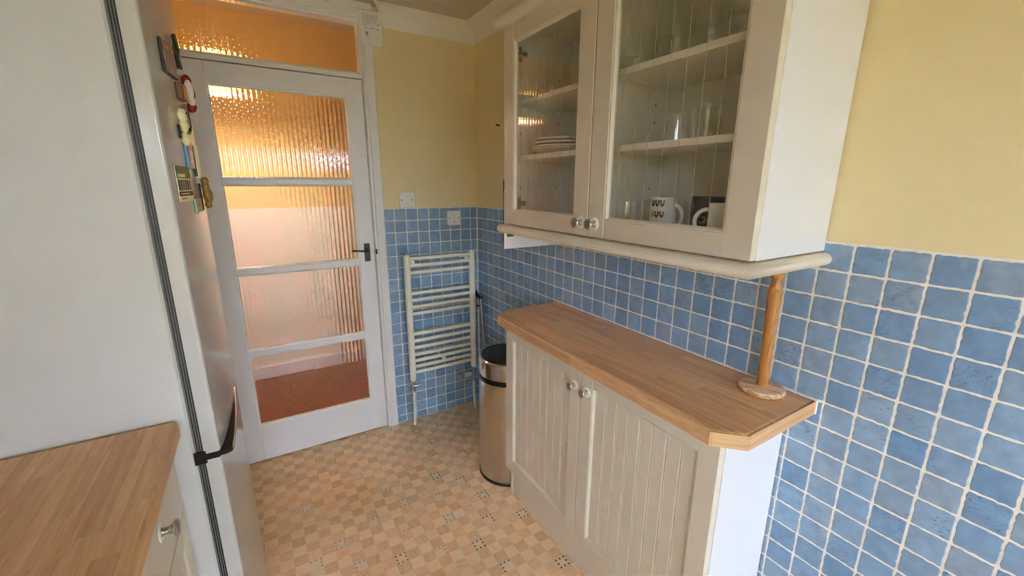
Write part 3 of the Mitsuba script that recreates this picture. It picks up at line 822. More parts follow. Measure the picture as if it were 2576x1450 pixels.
blob = lambda w, h, k=14, j=0.18, s=1: [(w * (1 + j * math.sin(i * 2.7 + s)) * math.cos(i * 2 * math.pi / k), h * (1 + j * math.cos(i * 1.9 + s)) * math.sin(i * 2 * math.pi / k)) for i in range(k)]
patch(-0.14, -1.215, 0.036, 150, TS + 0.052, blob(0.020, 0.036), 'crest_black', mg)
patch(-0.14, -1.215, 0.036, 160, TS + 0.062, blob(0.007, 0.013, s=2), 'orange', mg, lift=0.0008)
patch(-0.14, -1.215, 0.036, 185, TS + 0.030, blob(0.012, 0.012, s=3), 'crest_black', mg, lift=0.0006)
tr = thing('dark_tray', 'dark tray lying on the floor of the left glass cupboard', 'tray')
part(tr, None, prism(rrect(-0.27, -0.05, -1.35, -0.96, 0.02), 'xy', BS, BS + 0.018), 'brown', 30)
m3 = thing('handled_cup', 'cup with a curled handle at the bottom right of the left glass cupboard', 'cup')
part(m3, 'body', lathe(ring_wall(0.036, 0.07, 0.003, 0.005), 32, (-0.16, -1.315, BS + 0.018)), 'mug_white', 40)
part(m3, 'handle', handle_tube(-0.16, -1.281, BS + 0.03, 0.022, 0.045, 0.0035, 90), 'hinge')
# right cupboard, upper shelf
jp = [(0.040, 0), (0.046, 0.004), (0.047, 0.062), (0.044, 0.070), (0.0385, 0.074), (0.0385, 0.079), (0.041, 0.0805), (0.041, 0.084), (0.0385, 0.0855), (0.0385, 0.093)]
for i, (y, txt) in enumerate(((-1.511, 'left of three'), (-1.608, 'middle of three'), (-1.702, 'right of three'))):
    j = thing('glass_jar', f'wide empty screw top glass jar, {txt} on the upper right shelf', 'jar', group='glass jars on the upper shelf')
    part(j, None, thin([(0, 0.002)] + jp + [(0.036, 0.0935), (0.036, 0.074), (0.041, 0.069), (0.044, 0.061), (0.042, 0.006), (0, 0.006)], 40, (-0.15 + 0.01 * (i == 1), y, TS)), 'clear', 35)
solo('glass_stopper', thin([(0, 0), (0.047, 0), (0.048, 0.006), (0.036, 0.014), (0.034, 0.040), (0.031, 0.043), (0.029, 0.040), (0.030, 0.012), (0, 0.008)], 36, (-0.222, -1.442, TS)), 'clear', 'low glass stopper lying left of the jars on the upper right shelf', 'glass stopper', 30)
# middle shelf
g1 = thing('glass_mug', 'small straight clear glass mug with a curled handle on the middle shelf', 'glass mug')
part(g1, 'body', thin([(0, 0.0), (0.027, 0), (0.029, 0.003), (0.029, 0.074), (0.0275, 0.0745), (0.0265, 0.074), (0.0265, 0.007), (0, 0.006)], 32, (-0.185, -1.565, MS)), 'clear', 40)
part(g1, 'handle', handle_tube(-0.185, -1.592, MS + 0.012, 0.022, 0.045, 0.0035, -100), 'glass', True)
g2 = thing('glass_mug', 'flared clear glass mug with a handle at the right of the middle shelf', 'glass mug')
part(g2, 'body', thin([(0, 0), (0.027, 0), (0.0275, 0.02), (0.031, 0.05), (0.0345, 0.082), (0.033, 0.0825), (0.0285, 0.05), (0.025, 0.02), (0.0245, 0.007), (0, 0.006)], 32, (-0.185, -1.652, MS)), 'clear', 40)
part(g2, 'handle', handle_tube(-0.19, -1.682, MS + 0.020, 0.022, 0.045, 0.0035, -100), 'glass', True)
solo('glass_plate', thin([(0, 0), (0.05, 0), (0.085, 0.012), (0.0855, 0.015), (0.05, 0.004), (0, 0.004)], 40, (-0.11, -1.76, MS)), 'clear', 'clear glass plate behind the flared glass mug', 'plate', 30)
# bottom board
for i, (x, y) in enumerate(((-0.20, -1.425), (-0.15, -1.468))):
    solo('tumbler', thin([(0, 0), (0.026, 0), (0.029, 0.088), (0.0275, 0.0885), (0.0262, 0.087), (0.0235, 0.009), (0, 0.008)], 32, (x, y, BS)), 'clear', 'clear straight tumbler at the bottom left of the right glass cupboard, ' + ('the nearer of two' if i == 0 else 'behind the other one'), 'tumbler', 40, group='tumblers in the wall cabinet')
MX, MY, MR = -0.15, -1.517, 0.037
cm = thing('crest_mug', 'white mug printed with rows of small shields', 'mug')
part(cm, 'body', lathe(ring_wall(MR, 0.103, 0.004, 0.006), 40, (MX, MY, BS)), 'mug_white', 40)
part(cm, 'handle', handle_tube(MX + 0.006, MY - MR + 0.003, BS + 0.018, 0.027, 0.064, 0.006, -85), 'mug_white', True)


def shield(w, h):
    return [(-w / 2, h / 2), (w / 2, h / 2), (w / 2, 0), (w * 0.38, -h * 0.28), (0, -h / 2), (-w * 0.38, -h * 0.28), (-w / 2, 0)]


cols3 = ['crest_black', 'crest_black', 'crest_red']
for rI, z in enumerate((0.086, 0.055, 0.024)):
    for cI, a in enumerate((214, 192, 170)):
        big = cI == 2 and rI > 0
        mm = ('crest_black', 'crest_black', 'crest_red', 'crest_gold', 'crest_black', 'crest_red', 'crest_red', 'crest_black', 'crest_black')[rI * 3 + (2 - cI)]
        patch(MX, MY, MR, a, BS + z, shield(0.0125, 0.019), mm, cm, 'shield')
        patch(MX, MY, MR, a, BS + z + 0.0045, [(-0.0015, -0.0045), (0.0015, -0.0045), (0.0015, 0.0035), (-0.0015, 0.0035)], 'mug_white', cm, 'charge', 0.0008)
        patch(MX, MY, MR, a, BS + z + 0.001, [(-0.005, -0.001), (0.005, -0.001), (0.005, 0.001), (-0.005, 0.001)], 'crest_gold' if mm != 'crest_gold' else 'crest_black', cm, 'charge', 0.0008)
dm = thing('dark_mug', 'dark purple picture mug standing behind the white mug', 'mug')
part(dm, 'body', lathe(ring_wall(0.041, 0.106, 0.004, 0.006), 40, (-0.125, -1.640, BS)), 'mug_dark', 40)
patch(-0.125, -1.640, 0.041, 200, BS + 0.048, blob(0.012, 0.010, s=2), 'gold', dm)
patch(-0.125, -1.640, 0.041, 200, BS + 0.080, [(-0.03, -0.0015), (0.03, -0.0015), (0.03, 0.0015), (-0.03, 0.0015)], 'tan', dm, 'band')
wm = thing('white_mug', 'plain white mug with its handle to the left, at the right end of the cupboard', 'mug')
part(wm, 'body', lathe(ring_wall(0.038, 0.094, 0.004, 0.006), 40, (-0.205, -1.744, BS)), 'mug_white', 40)
part(wm, 'handle', handle_tube(-0.222, -1.710, BS + 0.020, 0.031, 0.060, 0.0055, 105), 'mug_white', True)

# ------------------------------------------------------------------ fridge freezer
FR, FPK, FCY = 1.83, -1.2871, -0.9
FY0_, FY1_ = -1.2, -0.6


def fx(y):
    return FPK - (FR - math.sqrt(FR * FR - (y - FCY) ** 2))


fg = thing('fridge_freezer', 'tall white fridge freezer with bowed glossy doors and a black grip', 'fridge freezer')
cab = prism([(-1.955, FY0_), (-1.366, FY0_), (-1.3605, FY0_ + 0.005), (-1.3605, FY1_ - 0.005), (-1.366, FY1_), (-1.955, FY1_)], 'xy', 0.03, 1.99)
part(fg, 'cabinet', cab, 'fridge_side', 20)
part(fg, 'foot', join(*[lathe([(0, 0), (0.02, 0), (0.02, 0.031), (0, 0.031)], 16, (x, y, 0)) for x in (-1.40, -1.92) for y in (-1.15, -0.65)]), 'black')
for z0, z1 in ((0.06, 0.783), (0.802, 1.98)):
    g = part(fg, 'gasket', box(-1.3606, -1.3440, FY0_ + 0.004, FY1_ - 0.004, z0, z1), 'gasket', False, label='grey ribbed door seal')
    part(g, 'groove', join(*[box(x - 0.0012, x + 0.0012, FY0_ + 0.0032, FY0_ + 0.012, z0, z1) for x in (-1.3555, -1.3505, -1.3458)]), 'black', False)


def fridge_door(z0, z1):
    r = 0.007
    xe = fx(FY0_ + r)
    pts = [(-1.3440, FY0_ + 0.001)]
    pts += [(xe - r * 0.98 + r * math.sin(a), FY0_ + r - r * math.cos(a)) for a in np.linspace(0, 1.37, 8)]
    pts += [(fx(y), y) for y in np.linspace(FY0_ + r + 0.002, FY1_ - r - 0.002, 120)]
    pts += [(xe - r * 0.98 + r * math.sin(a), FY1_ - r + r * math.cos(a)) for a in np.linspace(1.37, 0, 8)]
    pts += [(-1.3440, FY1_ - 0.001)]
    return prism(pts, 'xy', z0, z1)


dl = part(fg, 'door', fridge_door(0.06, 0.783), 'fridge_door', 20, label='lower freezer door')
du = part(fg, 'door', fridge_door(0.800, 1.98), 'fridge_door', 20, label='upper fridge door')
ys = np.linspace(FY0_ + 0.002, -0.90, 40)
hp, lp = [], []
t = (ys - ys[0]) / (ys[-1] - ys[0])
wv = 0.024 * np.clip(1 - t, 0, 1) ** 1.25 * np.clip(t / 0.02 + 0.55, 0, 1)
zv = 0.7915 + 0.036 * t ** 1.3
V = []
for y, w, z in zip(ys, wv, zv):
    x = fx(y)
    V += [(x - 0.012, y, z + 0.006), (x + w, y, z + 0.006), (x + w, y, z - 0.006), (x - 0.012, y, z - 0.006)]
F = []
for i in range(len(ys) - 1):
    for j in range(4):
        a, b = 4 * i + j, 4 * i + (j + 1) % 4
        F += [[a, b, b + 4], [a, b + 4, a + 4]]
F += [[0, 2, 1], [0, 3, 2], [4 * len(ys) - 4, 4 * len(ys) - 3, 4 * len(ys) - 2], [4 * len(ys) - 4, 4 * len(ys) - 2, 4 * len(ys) - 1]]
hm = trimesh.Trimesh(V, F, process=False)
if hm.volume < 0: hm.invert()
hk = part(fg, 'grip', join(hm, box(-1.352, fx(-1.19) - 0.004, FY0_ + 0.0005, FY1_ - 0.002, 0.783, 0.800), box(-1.364, -1.340, FY0_ - 0.001, FY0_ + 0.02, 0.776, 0.808)), 'black_gloss', 20, label='black grip between the doors')
part(hk, 'lip', tube([(fx(y) + w + 0.001, y, z + 0.003) for y, w, z in zip(ys[1:], wv[1:], zv[1:])], 0.0032, 8), 'chrome', True, label='bright rim of the grip')


# magnets on the bowed front: (u = +y, v = z, w = out)
def on_front(y, z, out=0.0, roll=0.0):
    x = fx(y); s = -(y - FCY) / math.sqrt(FR * FR - (y - FCY) ** 2)
    u = np.array([s, 1, 0.]); u /= np.linalg.norm(u); v = np.array([0, 0, 1.]); w = np.cross(u, v)
    c, k = math.cos(roll), math.sin(roll)
    return frame_tw(np.array([x, y, z]) + w * out, u * c + v * k, v * c - u * k, w)


def slab(w, h, d, c=0.001):
    return cbox(-w / 2, w / 2, -h / 2, h / 2, 0.0003, d, c)


def lump(parts_, sub=2, noise_=0.0012, seed=0):
    """blobby figure: overlapping ellipsoids (centre, radii)"""
    import manifold3d as m3d
    tot = m3d.Manifold()
    for c, r in parts_:
        tot = tot + m3d.Manifold.sphere(1.0, 24).scale(r).translate(c)
    tot = tot.refine_to_length(0.0025)
    me = tot.to_mesh(); m = trimesh.Trimesh(me.vert_properties[:, :3], me.tri_verts)
    trimesh.smoothing.filter_taubin(m, iterations=10)
    m.vertices += m.vertex_normals * ((meshkit.fbm(m.vertices * 260, 3, seed) - 0.5) * noise_ * 2)[:, None]
    m.vertices[:, 2] = np.maximum(m.vertices[:, 2], 0.0002)
    return m


a = thing('picture_tile_magnet', 'square brown picture tile magnet, topmost on the fridge door', 'fridge magnet')
tw = on_front(-1.068, 1.708)
part(a, 'body', slab(0.105, 0.066, 0.006), 'bronze', tw=tw); part(a, 'picture', slab(0.100, 0.062, 0.0068, 0.0005), 'photo', tw=tw)
a = thing('lacy_magnet', 'thin olive lacy magnet right of the brown picture tile', 'fridge magnet')
part(a, None, join(*[tube([(0.012 * math.sin(i * 1.3 + k) , -0.035 + 0.010 * i, 0.004 + 0.003 * k) for i in range(8)], 0.0028, 8) for k in range(3)]), 'olive', True, tw=on_front(-0.985, 1.745))
a = thing('red_white_magnet', 'lumpy red and white figure magnet at the edge of the fridge door', 'fridge magnet')
tw = on_front(-0.905, 1.668)
part(a, 'body', lump([((0, 0.028, 0.009), (0.014, 0.016, 0.010)), ((0.0, 0.0, 0.012), (0.012, 0.026, 0.011)), ((0.004, -0.034, 0.011), (0.012, 0.014, 0.011))], seed=1), 'red', True, tw=tw)
part(a, 'front', lump([((-0.012, 0.004, 0.012), (0.007, 0.026, 0.010)), ((-0.006, -0.02, 0.014), (0.007, 0.012, 0.009))], seed=2), 'crockery', True, tw=tw)
part(a, 'ribbon', prism([(-0.004, -0.085), (0.003, -0.088), (0.006, -0.04), (-0.006, -0.04)], 'xy', 0.001, 0.004), 'black', False, tw=tw)
a = thing('brown_box_magnet', 'small brown box magnet left of the red and white figure', 'fridge magnet')
tw = on_front(-1.005, 1.652)
part(a, 'body', slab(0.05, 0.038, 0.014, 0.002), 'brown', tw=tw); part(a, 'panel', slab(0.038, 0.030, 0.0148, 0.0008), 'orange', tw=tw)
a = thing('bone_figure_magnet', 'long cream animal figure magnet with a green and black middle', 'fridge magnet')
tw = on_front(-1.062, 1.567)
part(a, 'body', lump([((-0.004, 0.026, 0.010), (0.012, 0.015, 0.010)), ((-0.002, 0.002, 0.010), (0.010, 0.016, 0.009)), ((0.003, -0.026, 0.009), (0.010, 0.016, 0.009))], seed=3), 'bone', True, tw=tw)
part(a, 'eye', join(*[lathe([(0, 0), (0.0025, 0), (0, 0.002)], 8, (x, y, 0.019)) for x, y in ((-0.008, 0.030), (0.001, 0.030), (-0.004, 0.024))]), 'black', tw=tw)
part(a, 'scarf', lump([((0.006, -0.006, 0.015), (0.008, 0.007, 0.007))], seed=4), 'black', True, tw=tw)
part(a, 'leaf', lump([((0.001, -0.011, 0.017), (0.005, 0.004, 0.005))], seed=4), 'moss', True, tw=tw)
part(a, 'magnet', slab(0.010, 0.030, 0.004), 'black', tw=on_front(-1.074, 1.556))
a = thing('tan_plate_magnet', 'tan rectangular plate magnet right of the cream animal figure', 'fridge magnet')
tw = on_front(-1.012, 1.552)
part(a, 'body', slab(0.062, 0.052, 0.005), 'tan', tw=tw); part(a, 'picture', slab(0.056, 0.046, 0.0056, 0.0004), 'photo', tw=tw)
a = thing('blue_edged_magnet', 'blue edged picture magnet below the tan plate', 'fridge magnet')
tw = on_front(-1.022, 1.503)
part(a, 'body', slab(0.066, 0.056, 0.007), 'blue', tw=tw); part(a, 'picture', slab(0.050, 0.050, 0.0076, 0.0004), 'photo', tw=tw)
a = thing('cream_plate_magnet', 'upright cream plate magnet standing off the edge of the fridge door', 'fridge magnet')
tw = on_front(-0.945, 1.495)
part(a, 'body', slab(0.040, 0.082, 0.010, 0.002), 'bone', tw=tw); part(a, 'border', slab(0.044, 0.076, 0.006, 0.001), 'olive', tw=tw)
a = thing('printed_card_magnet', 'green and cream printed card with a row of coloured strips', 'card')
yc, zc = -1.110, 1.4385
tw = on_front(yc, zc, 0.0, 0.0)
W_, H_ = 0.114, 0.078
part(a, 'card', slab(W_, H_, 0.0022, 0.0003), 'bone', tw=tw)


def flat(x0, x1, y0, y1, z): return box(x0, x1, y0, y1, 0.0020, z)


part(a, 'green_panel', flat(-0.057, 0.057, 0.012, 0.039, 0.00245), 'moss', False, tw=tw)
part(a, 'green_band', flat(-0.057, 0.057, -0.0265, -0.0165, 0.00245), 'olive', False, tw=tw)
for i, c in enumerate(('navy', 'navy', 'red', 'olive', 'navy', 'red')):
    part(a, 'strip', flat(-0.053 + 0.0178 * i, -0.053 + 0.0178 * i + 0.0140, -0.0145, 0.0095, 0.00245), c, False, tw=tw)
tx = meshkit.text_mesh('Remember', 0.0085, 0.0004, True); ext = tx.bounds[1][0] - tx.bounds[0][0]
tx.apply_scale([min(1, 0.085 / ext), 1, 1]); tx.apply_translation((-0.048, 0.0150, 0.00235))
part(a, 'lettering', tx, 'bone', False, tw=tw)
tx = meshkit.text_mesh('........', 0.003, 0.0003); tx = box(-0.045, 0.028, -0.0225, -0.0205, 0.0023, 0.0027)
part(a, 'print_line', tx, 'bone', False, tw=tw)
part(a, 'print_line', box(-0.042, -0.002, -0.0335, -0.0315, 0.0021, 0.0026), 'olive', False, tw=tw)
a = thing('chrome_frame_magnet', 'small chrome framed photo magnet, lowest on the fridge door', 'fridge magnet')
tw = on_front(-1.018, 1.386)
part(a, 'frame', slab(0.064, 0.038, 0.007, 0.0012), 'chrome', tw=tw); part(a, 'photo', slab(0.056, 0.031, 0.0076, 0.0004), 'tan', tw=tw)
a = thing('gold_animal_magnet', 'gilded standing animal magnet on a black strip by the printed card', 'fridge magnet')
tw = on_front(-0.925, 1.418, 0.004)
part(a, 'body', lump([((0, 0.028, 0.010), (0.012, 0.010, 0.009)), ((-0.002, 0.010, 0.010), (0.010, 0.018, 0.009)), ((0.003, -0.010, 0.012), (0.013, 0.022, 0.011)), ((0.005, -0.034, 0.010), (0.008, 0.010, 0.008))], noise_=0.002, seed=6), 'gold', True, tw=tw)
part(a, 'ear', join(*[lathe([(0, 0), (0.003, 0), (0, 0.008)], 8, (s * 0.006, 0.036, 0.010), 'z') for s in (-1, 1)]), 'gold', tw=tw)
part(a, 'strip', slab(0.014, 0.070, 0.004), 'black', tw=on_front(-0.935, 1.405))

# ------------------------------------------------------------------ left worktop and base cabinet
lw = thing('worktop', 'brown beech effect worktop in the lower left corner, against the fridge', 'worktop')
lo = [(-1.978, -1.2075), (-1.978, -2.42), (-1.376, -2.42), (-1.376, -1.220), (-1.3795, -1.2115), (-1.388, -1.2075)]
part(lw, None, worktop(lo, 0.870, 0.910, 0.012), 'wood', 28)
lc = thing('base_cabinet', 'cream drawer cabinet under the lower left worktop beside the fridge', 'cabinet')
LXF = -1.400
part(lc, 'body', box(-1.975, LXF - 0.024, -2.412, -1.212, 0.15, 0.869), 'cream', False)
part(lc, 'plinth', box(-1.975, LXF - 0.06, -2.412, -1.214, 0.0, 0.15), 'cream', False)


def left_front(name, y0, y1, z0, z1, planks):
    d = part(lc, name, box(LXF - 0.018, LXF - 0.008, y0 + 0.01, y1 - 0.01, z0 + 0.01, z1 - 0.01), 'cream', False)
    st = 0.056
    for (a_, b_, c_, e_, nm) in ((y0, y0 + st, z0, z1, 'stile'), (y1 - st, y1, z0, z1, 'stile'), (y0 + st, y1 - st, z0, z0 + st, 'rail'), (y0 + st, y1 - st, z1 - st, z1, 'rail')):
        part(d, nm, cbox(LXF - 0.022, LXF, a_, b_, c_, e_, 0.0018), 'cream')
    n = 8; w = (y1 - y0 - 2 * st - 0.008) / n
    if planks:
        for i in range(n):
            part(d, 'plank', cbox(LXF - 0.014, LXF - 0.006, y0 + st + 0.004 + i * w, y0 + st + 0.004 + (i + 1) * w, z0 + st, z1 - st, 0.002), 'cream')
    return d


dw = part(lc, 'drawer', cbox(LXF - 0.022, LXF, -1.612, -1.214, 0.680, 0.864, 0.003), 'cream')
knob(dw, (LXF, -1.413, 0.778), 'x', 1.08)
dd = left_front('door', -1.612, -1.214, 0.155, 0.676, True)
for i in range(2):
    y1_ = -1.615 - 0.398 * i
    left_front('door', y1_ - 0.395, y1_, 0.155, 0.864, False)

lu = thing('wall_cabinet', 'cream wall cabinet over the left worktop, beside the camera', 'cabinet')
part(lu, 'body', box(-1.982, -1.672, -2.38, -1.25, 1.35, 2.07), 'cream', False)
for i in range(2):
    part(lu, 'door', cbox(-1.671, -1.652, -2.38 + 0.565 * i + 0.002, -1.815 + 0.565 * i - 0.002, 1.35, 2.07, 0.002), 'cream')

# ------------------------------------------------------------------ radiator, valves
rd = thing('towel_radiator', 'cream ladder towel radiator on the blue tiles by the door', 'radiator')
RX0, RX1, RY = -0.478, -0.078, -0.080
D_ = [(-0.0175, 0.010)] + arc((-0.0, 0.0), 0.0175, 180, 360, 12) + [(0.0175, 0.010)]
for x, z0, z1 in ((RX0, 0.302, 1.057), (RX1, 0.302, 1.057)):
    up = part(rd, 'upright', prism([(x + a_, RY - 0.002 + b_) for a_, b_ in D_], 'xy', z0, z1), 'rad', 30)
part(rd, 'plug', lathe([(0, 0), (0.010, 0), (0.010, 0.006), (0.007, 0.009), (0, 0.009)], 16, (RX0, RY, 1.057)), 'chrome')
for z in (1.0355, 0.996, 0.9555, 0.835, 0.795, 0.754, 0.7135, 0.591, 0.5485, 0.505, 0.461, 0.424, 0.386, 0.3505):
    part(rd, 'rung', tube([(RX0 + 0.012, RY, z), (RX1 - 0.012, RY, z)], 0.0105, 14), 'rad', 40)
for x, z in ((-0.449, 1.016), (-0.118, 1.016), (-0.284, 0.409)):
    part(rd, 'bracket', join(lathe([(0, 0), (0.013, 0), (0.0135, 0.006), (0.011, 0.009), (0, 0.0095)], 20, (x, RY - 0.006, z), '-y'), tube([(x, RY, z), (x, 0, z)], 0.006, 10), lathe([(0, 0), (0.014, 0), (0.012, 0.006), (0, 0.006)], 16, (x, 0.0, z), '-y')), 'white_plastic', label='white wall bracket')
vl = part(rd, 'valve', join(lathe([(0, 0), (0.012, 0), (0.012, 0.010), (0.008, 0.014), (0.0095, 0.03), (0.0095, 0.050), (0.013, 0.054), (0.013, 0.066), (0.009, 0.07), (0, 0.07)], 20, (RX0, RY + 0.002, 0.232)), tube([(RX0, RY, 0.266), (RX0 + 0.022, RY - 0.006, 0.266), (RX0 + 0.030, RY - 0.008, 0.266), (RX0 + 0.05, RY - 0.011, 0.268)], [0.008, 0.008, 0.004, 0.0035], 10)), 'chrome', 35, label='chrome lockshield valve')
vr = part(rd, 'valve', join(lathe([(0, 0), (0.011, 0), (0.011, 0.012), (0.007, 0.016), (0.009, 0.035), (0.009, 0.055), (0.012, 0.060), (0.012, 0.072), (0.008, 0.075), (0, 0.105)], 20, (RX1, RY + 0.002, 0.198))), 'chrome', 35, label='chrome radiator valve')
part(vr, 'thermostat_head', lathe([(0, 0), (0.011, 0), (0.0125, 0.012), (0.0165, 0.018), (0.0170, 0.052), (0.0165, 0.054), (0, 0.054)], 20, (RX1 - 0.018, RY, 0.252), '-x'), 'white_plastic', 35, label='white thermostat head')
part(vr, 'cap', lathe([(0, 0), (0.0165, 0), (0.0172, 0.004), (0.0165, 0.028), (0.012, 0.033), (0, 0.034)], 20, (RX1 - 0.072, RY, 0.252), '-x'), 'chrome', 35)
part(rd, 'pipe', tube([(RX0, RY + 0.006, 0.235), (RX0, RY + 0.008, 0.12), (RX0 - 0.001, RY + 0.012, 0.0)], 0.0085, 12), 'white_plastic', 40, label='white feed pipe')
part(rd, 'pipe', tube([(RX1, RY + 0.004, 0.20), (RX1, RY + 0.004, 0.14), (RX1 + 0.004, RY + 0.006, 0.07), (RX1 + 0.008, RY + 0.006, 0.0)], 0.0085, 12), 'rad', 40, label='cream feed pipe')

# ------------------------------------------------------------------ bin, broom handle
bn = thing('pedal_bin', 'round mirror steel bin with a black lid in the tiled corner', 'bin')
BXc, BYc, BR = -0.192, -0.708, 0.1455
at = (BXc, BYc, 0)
part(bn, 'body', lathe([(0, 0.012), (BR, 0.012), (BR, 0.540), (0, 0.540)], 72, at), 'steel', 30)
part(bn, 'base_ring', lathe([(0, 0), (BR + 0.003, 0), (BR + 0.004, 0.010), (BR + 0.001, 0.015), (0, 0.015)], 72, at), 'black', 35)
part(bn, 'band', lathe([(0, 0.532), (BR + 0.003, 0.532), (BR + 0.004, 0.536), (BR + 0.004, 0.552), (BR + 0.002, 0.556), (0, 0.556)], 72, at), 'black_gloss', 35)
part(bn, 'collar', lathe([(0, 0.555), (BR + 0.001, 0.555), (BR + 0.001, 0.618), (BR - 0.004, 0.632), (BR - 0.012, 0.638), (0, 0.638)], 72, at), 'steel', 30, label='mirror steel lid collar')
ld = part(bn, 'lid', lathe([(0, 0.634), (BR - 0.010, 0.634), (BR - 0.011, 0.640), (BR - 0.020, 0.643), (BR - 0.022, 0.640), (BR - 0.027, 0.640), (BR - 0.029, 0.645), (BR - 0.055, 0.655), (0, 0.660)], 72, at), 'black', 35, label='black touch lid')
mp = thing('broom_handle', 'grey metal broom handle leaning in the corner behind the bin', 'broom')
b0, b1 = np.array([-0.034, -0.215, 0.0]), np.array([-0.032, -0.100, 0.752])
part(mp, 'pole', tube([b0 + (b1 - b0) * s for s in (0.0, 0.5, 1.0)], 0.0105, 16), 'satin', 40)
part(mp, 'cap', tube([b1, b1 + np.array([0, 0.002, 0.012])], 0.0115, 14), 'black', 40)
part(mp, 'clip', join(tube([b1 + np.array([-0.004, 0.005, 0.006]), b1 + np.array([-0.01, 0.03, 0.018]), b1 + np.array([-0.015, 0.06, 0.05])], [0.008, 0.011, 0.009], 10), tube([b1 + np.array([-0.004, 0.004, -0.05]), b1 + np.array([-0.01, 0.02, -0.048]), b1 + np.array([-0.012, 0.032, -0.056])], 0.004, 8)), 'black', 40, label='black hanging clip')

# ------------------------------------------------------------------ switches, alarm, nail, floor cap
sw = thing('light_switch', 'white square light switch on the yellow wall above the tiles', 'light switch')
part(sw, 'plate', cbox(-0.476, -0.391, -0.006, 0.005, TOPZ + 0.004, TOPZ + 0.089, 0.0025), 'white_plastic')
part(sw, 'rocker', moved(cbox(-0.009, 0.009, -0.003, 0.002, -0.016, 0.016, 0.0012), trimesh.transformations.translation_matrix((-0.4335, -0.006, TOPZ + 0.0465)) @ trimesh.transformations.rotation_matrix(0.07, (1, 0, 0))), 'white_plastic')
part(sw, 'screw', lathe([(0, 0), (0.0035, 0), (0.003, 0.0008), (0, 0.001)], 12, (-0.4635, -0.006, TOPZ + 0.0465), '-y'), 'black')
part(sw, 'screw', lathe([(0, 0), (0.0035, 0), (0.003, 0.0008), (0, 0.001)], 12, (-0.4035, -0.006, TOPZ + 0.0465), '-y'), 'black')
sp = thing('fused_spur', 'white fused switch plate mounted on the blue tiles', 'switch')
sx0, sx1, sz0, sz1 = -0.197, -0.112, 1.204, 1.289
part(sp, 'plate', cbox(sx0, sx1, -0.011, 0.001, sz0, sz1, 0.003), 'white_plastic')
sc, sz = (sx0 + sx1) / 2, (sz0 + sz1) / 2
part(sp, 'rocker', moved(cbox(-0.009, 0.009, -0.003, 0.002, -0.016, 0.016, 0.0012), trimesh.transformations.translation_matrix((sc + 0.001, -0.011, sz + 0.018)) @ trimesh.transformations.rotation_matrix(0.07, (1, 0, 0))), 'white_plastic')
part(sp, 'fuse_holder', cbox(sc - 0.013, sc + 0.013, -0.0125, -0.010, sz - 0.032, sz - 0.012, 0.001), 'white_plastic')
for dx, dz, r in ((-0.030, 0, 0.0036), (0.030, 0, 0.0036), (0.0, -0.023, 0.0028)):
    part(sp, 'screw', lathe([(0, 0), (r, 0), (r * 0.8, 0.0008), (0, 0.001)], 12, (sc + dx, -0.011 - (0.0015 if dx == 0 else 0), sz + dz), '-y'), 'black')
al = thing('carbon_monoxide_alarm', 'white ridged gas alarm box above the corner of the door frame', 'alarm')
AX0, AX1, AZ0, AZ1, AY = -0.628, -0.522, 2.108, 2.256, -0.040


def rbox_y(x0, x1, z0, z1, y0, y1, r, c):
    ring = lambda i: rrect(x0 + i, x1 - i, z0 + i, z1 - i, max(r - i, 0.001))
    lv = [(0, y1), (0, y0 + c), (c * 0.4, y0 + c * 0.3), (c, y0)]
    V = np.concatenate([np.array([(a_, y, b_) for a_, b_ in ring(i)]) for i, y in lv]); n = len(ring(0)); F = []
    for k in range(len(lv) - 1):
        for i in range(n):
            j = (i + 1) % n
            F += [[k * n + i, k * n + j, (k + 1) * n + j], [k * n + i, (k + 1) * n + j, (k + 1) * n + i]]
    t_ = (len(lv) - 1) * n
    F += [[t_, t_ + i, t_ + i + 1] for i in range(1, n - 1)] + [[0, i + 1, i] for i in range(1, n - 1)]
    m = trimesh.Trimesh(V, F, process=False)
    if m.volume < 0: m.invert()
    return m


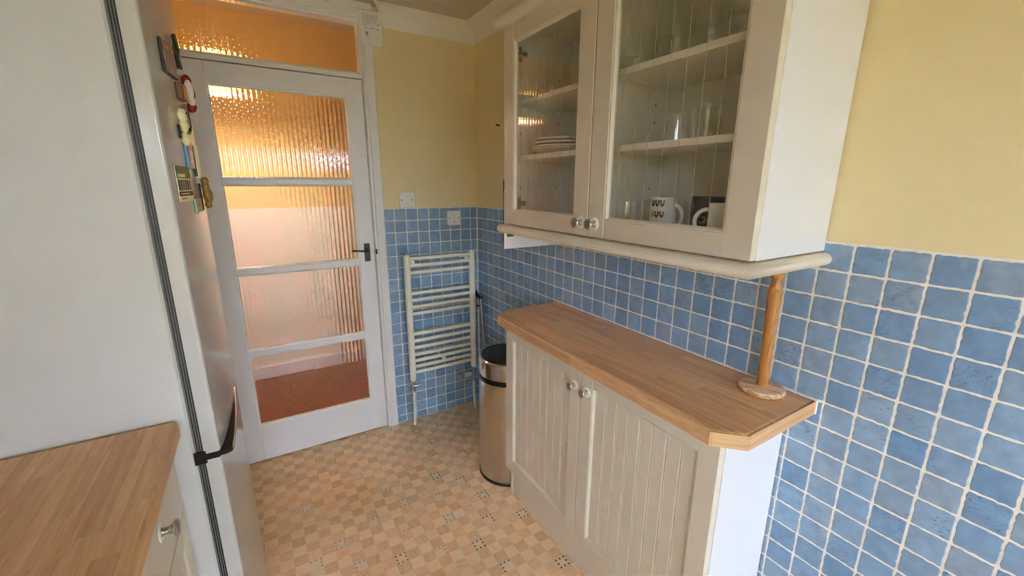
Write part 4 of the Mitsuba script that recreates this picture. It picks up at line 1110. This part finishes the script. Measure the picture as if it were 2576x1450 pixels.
part(al, 'case', rbox_y(AX0, AX1, AZ0, AZ1, AY, -0.0105, 0.012, 0.006), 'white_plastic', 35)
rib = []
for i in range(7):
    c0 = -0.016 + 0.0085 * i
    xa, za = AX0 + 0.012, AZ1 - 0.068 + 0.0088 * i
    xb = AX0 + 0.088 if i < 4 else AX0 + 0.088 - 0.012 * (i - 3)
    zb = za + (xb - xa) * 0.42
    if zb > AZ1 - 0.012: xb -= (zb - (AZ1 - 0.012)) / 0.42; zb = AZ1 - 0.012
    rib.append(tube([(xa, AY - 0.0005, za), (xb, AY - 0.0005, zb)], 0.0018, 6))
part(al, 'grille', join(*rib), 'white_plastic', 40)
part(al, 'slot', join(*[tube([(r_.bounds[0][0], AY + 0.0002, r_.bounds[0][2] - 0.0025), (r_.bounds[1][0], AY + 0.0002, r_.bounds[1][2] - 0.0062)], 0.0010, 6) for r_ in rib], tube([(AX0 + 0.075, AY, AZ1 - 0.066), (AX1 - 0.008, AY, AZ1 - 0.056)], 0.0008, 6), tube([(AX0 + 0.078, AY, AZ1 - 0.060), (AX1 - 0.008, AY, AZ1 - 0.050)], 0.0008, 6), tube([(AX1 - 0.03, AY, AZ0 + 0.024), (AX1 - 0.012, AY, AZ0 + 0.031)], 0.0008, 6)), 'grey_plastic', 40)
part(al, 'button', lathe([(0, 0), (0.008, 0), (0.007, 0.002), (0, 0.0022)], 20, (AX0 + 0.053, AY, AZ1 - 0.056), '-y'), 'white_plastic')
for i in range(3):
    part(al, 'indicator', lathe([(0, 0), (0.0028, 0), (0, 0.0006)], 10, (AX0 + 0.026 + 0.028 * i, AY, AZ1 - 0.079 - 0.0008 * i), '-y'), 'black')
part(al, 'seam', tube([(AX0 + 0.03 + 0.007 * i, AY, AZ1 - 0.0795 + 0.0012 * math.sin(i * 1.2)) for i in range(10)], 0.0007, 6), 'grey_plastic')
part(al, 'marking', prism([(AX0 + 0.022, AZ0 + 0.052), (AX0 + 0.036, AZ0 + 0.052), (AX0 + 0.036, AZ0 + 0.040), (AX0 + 0.030, AZ0 + 0.032), (AX0 + 0.024, AZ0 + 0.040)], 'xz', AY - 0.0005, AY + 0.001), 'grey_plastic', False)
nl = solo('wall_nail', join(tube([(0.006, -0.2724, 1.750), (-0.010, -0.2724, 1.750), (-0.014, -0.2724, 1.752)], [0.0035, 0.003, 0.003], 8), lathe([(0, 0), (0.006, 0), (0.005, 0.002), (0, 0.002)], 12, (0.005, -0.2724, 1.750), '-x')), 'black', 'small black nail in the yellow wall beside the wall cabinet', 'nail')
solo('pipe_cap', join(lathe([(0.0075, 0.0), (0.012, 0.0), (0.0125, 0.016), (0.011, 0.020), (0.008, 0.020), (0.0075, 0.006), (0.0075, 0.0)], 20, (-1.2075, -0.926, 0.0)), lathe([(0, 0.001), (0.0077, 0.001), (0.0077, 0.007), (0, 0.007)], 16, (-1.2075, -0.926, 0.0))), 'white_plastic', 'tiny white plastic cap lying on the floor by the fridge', 'cap', 35)
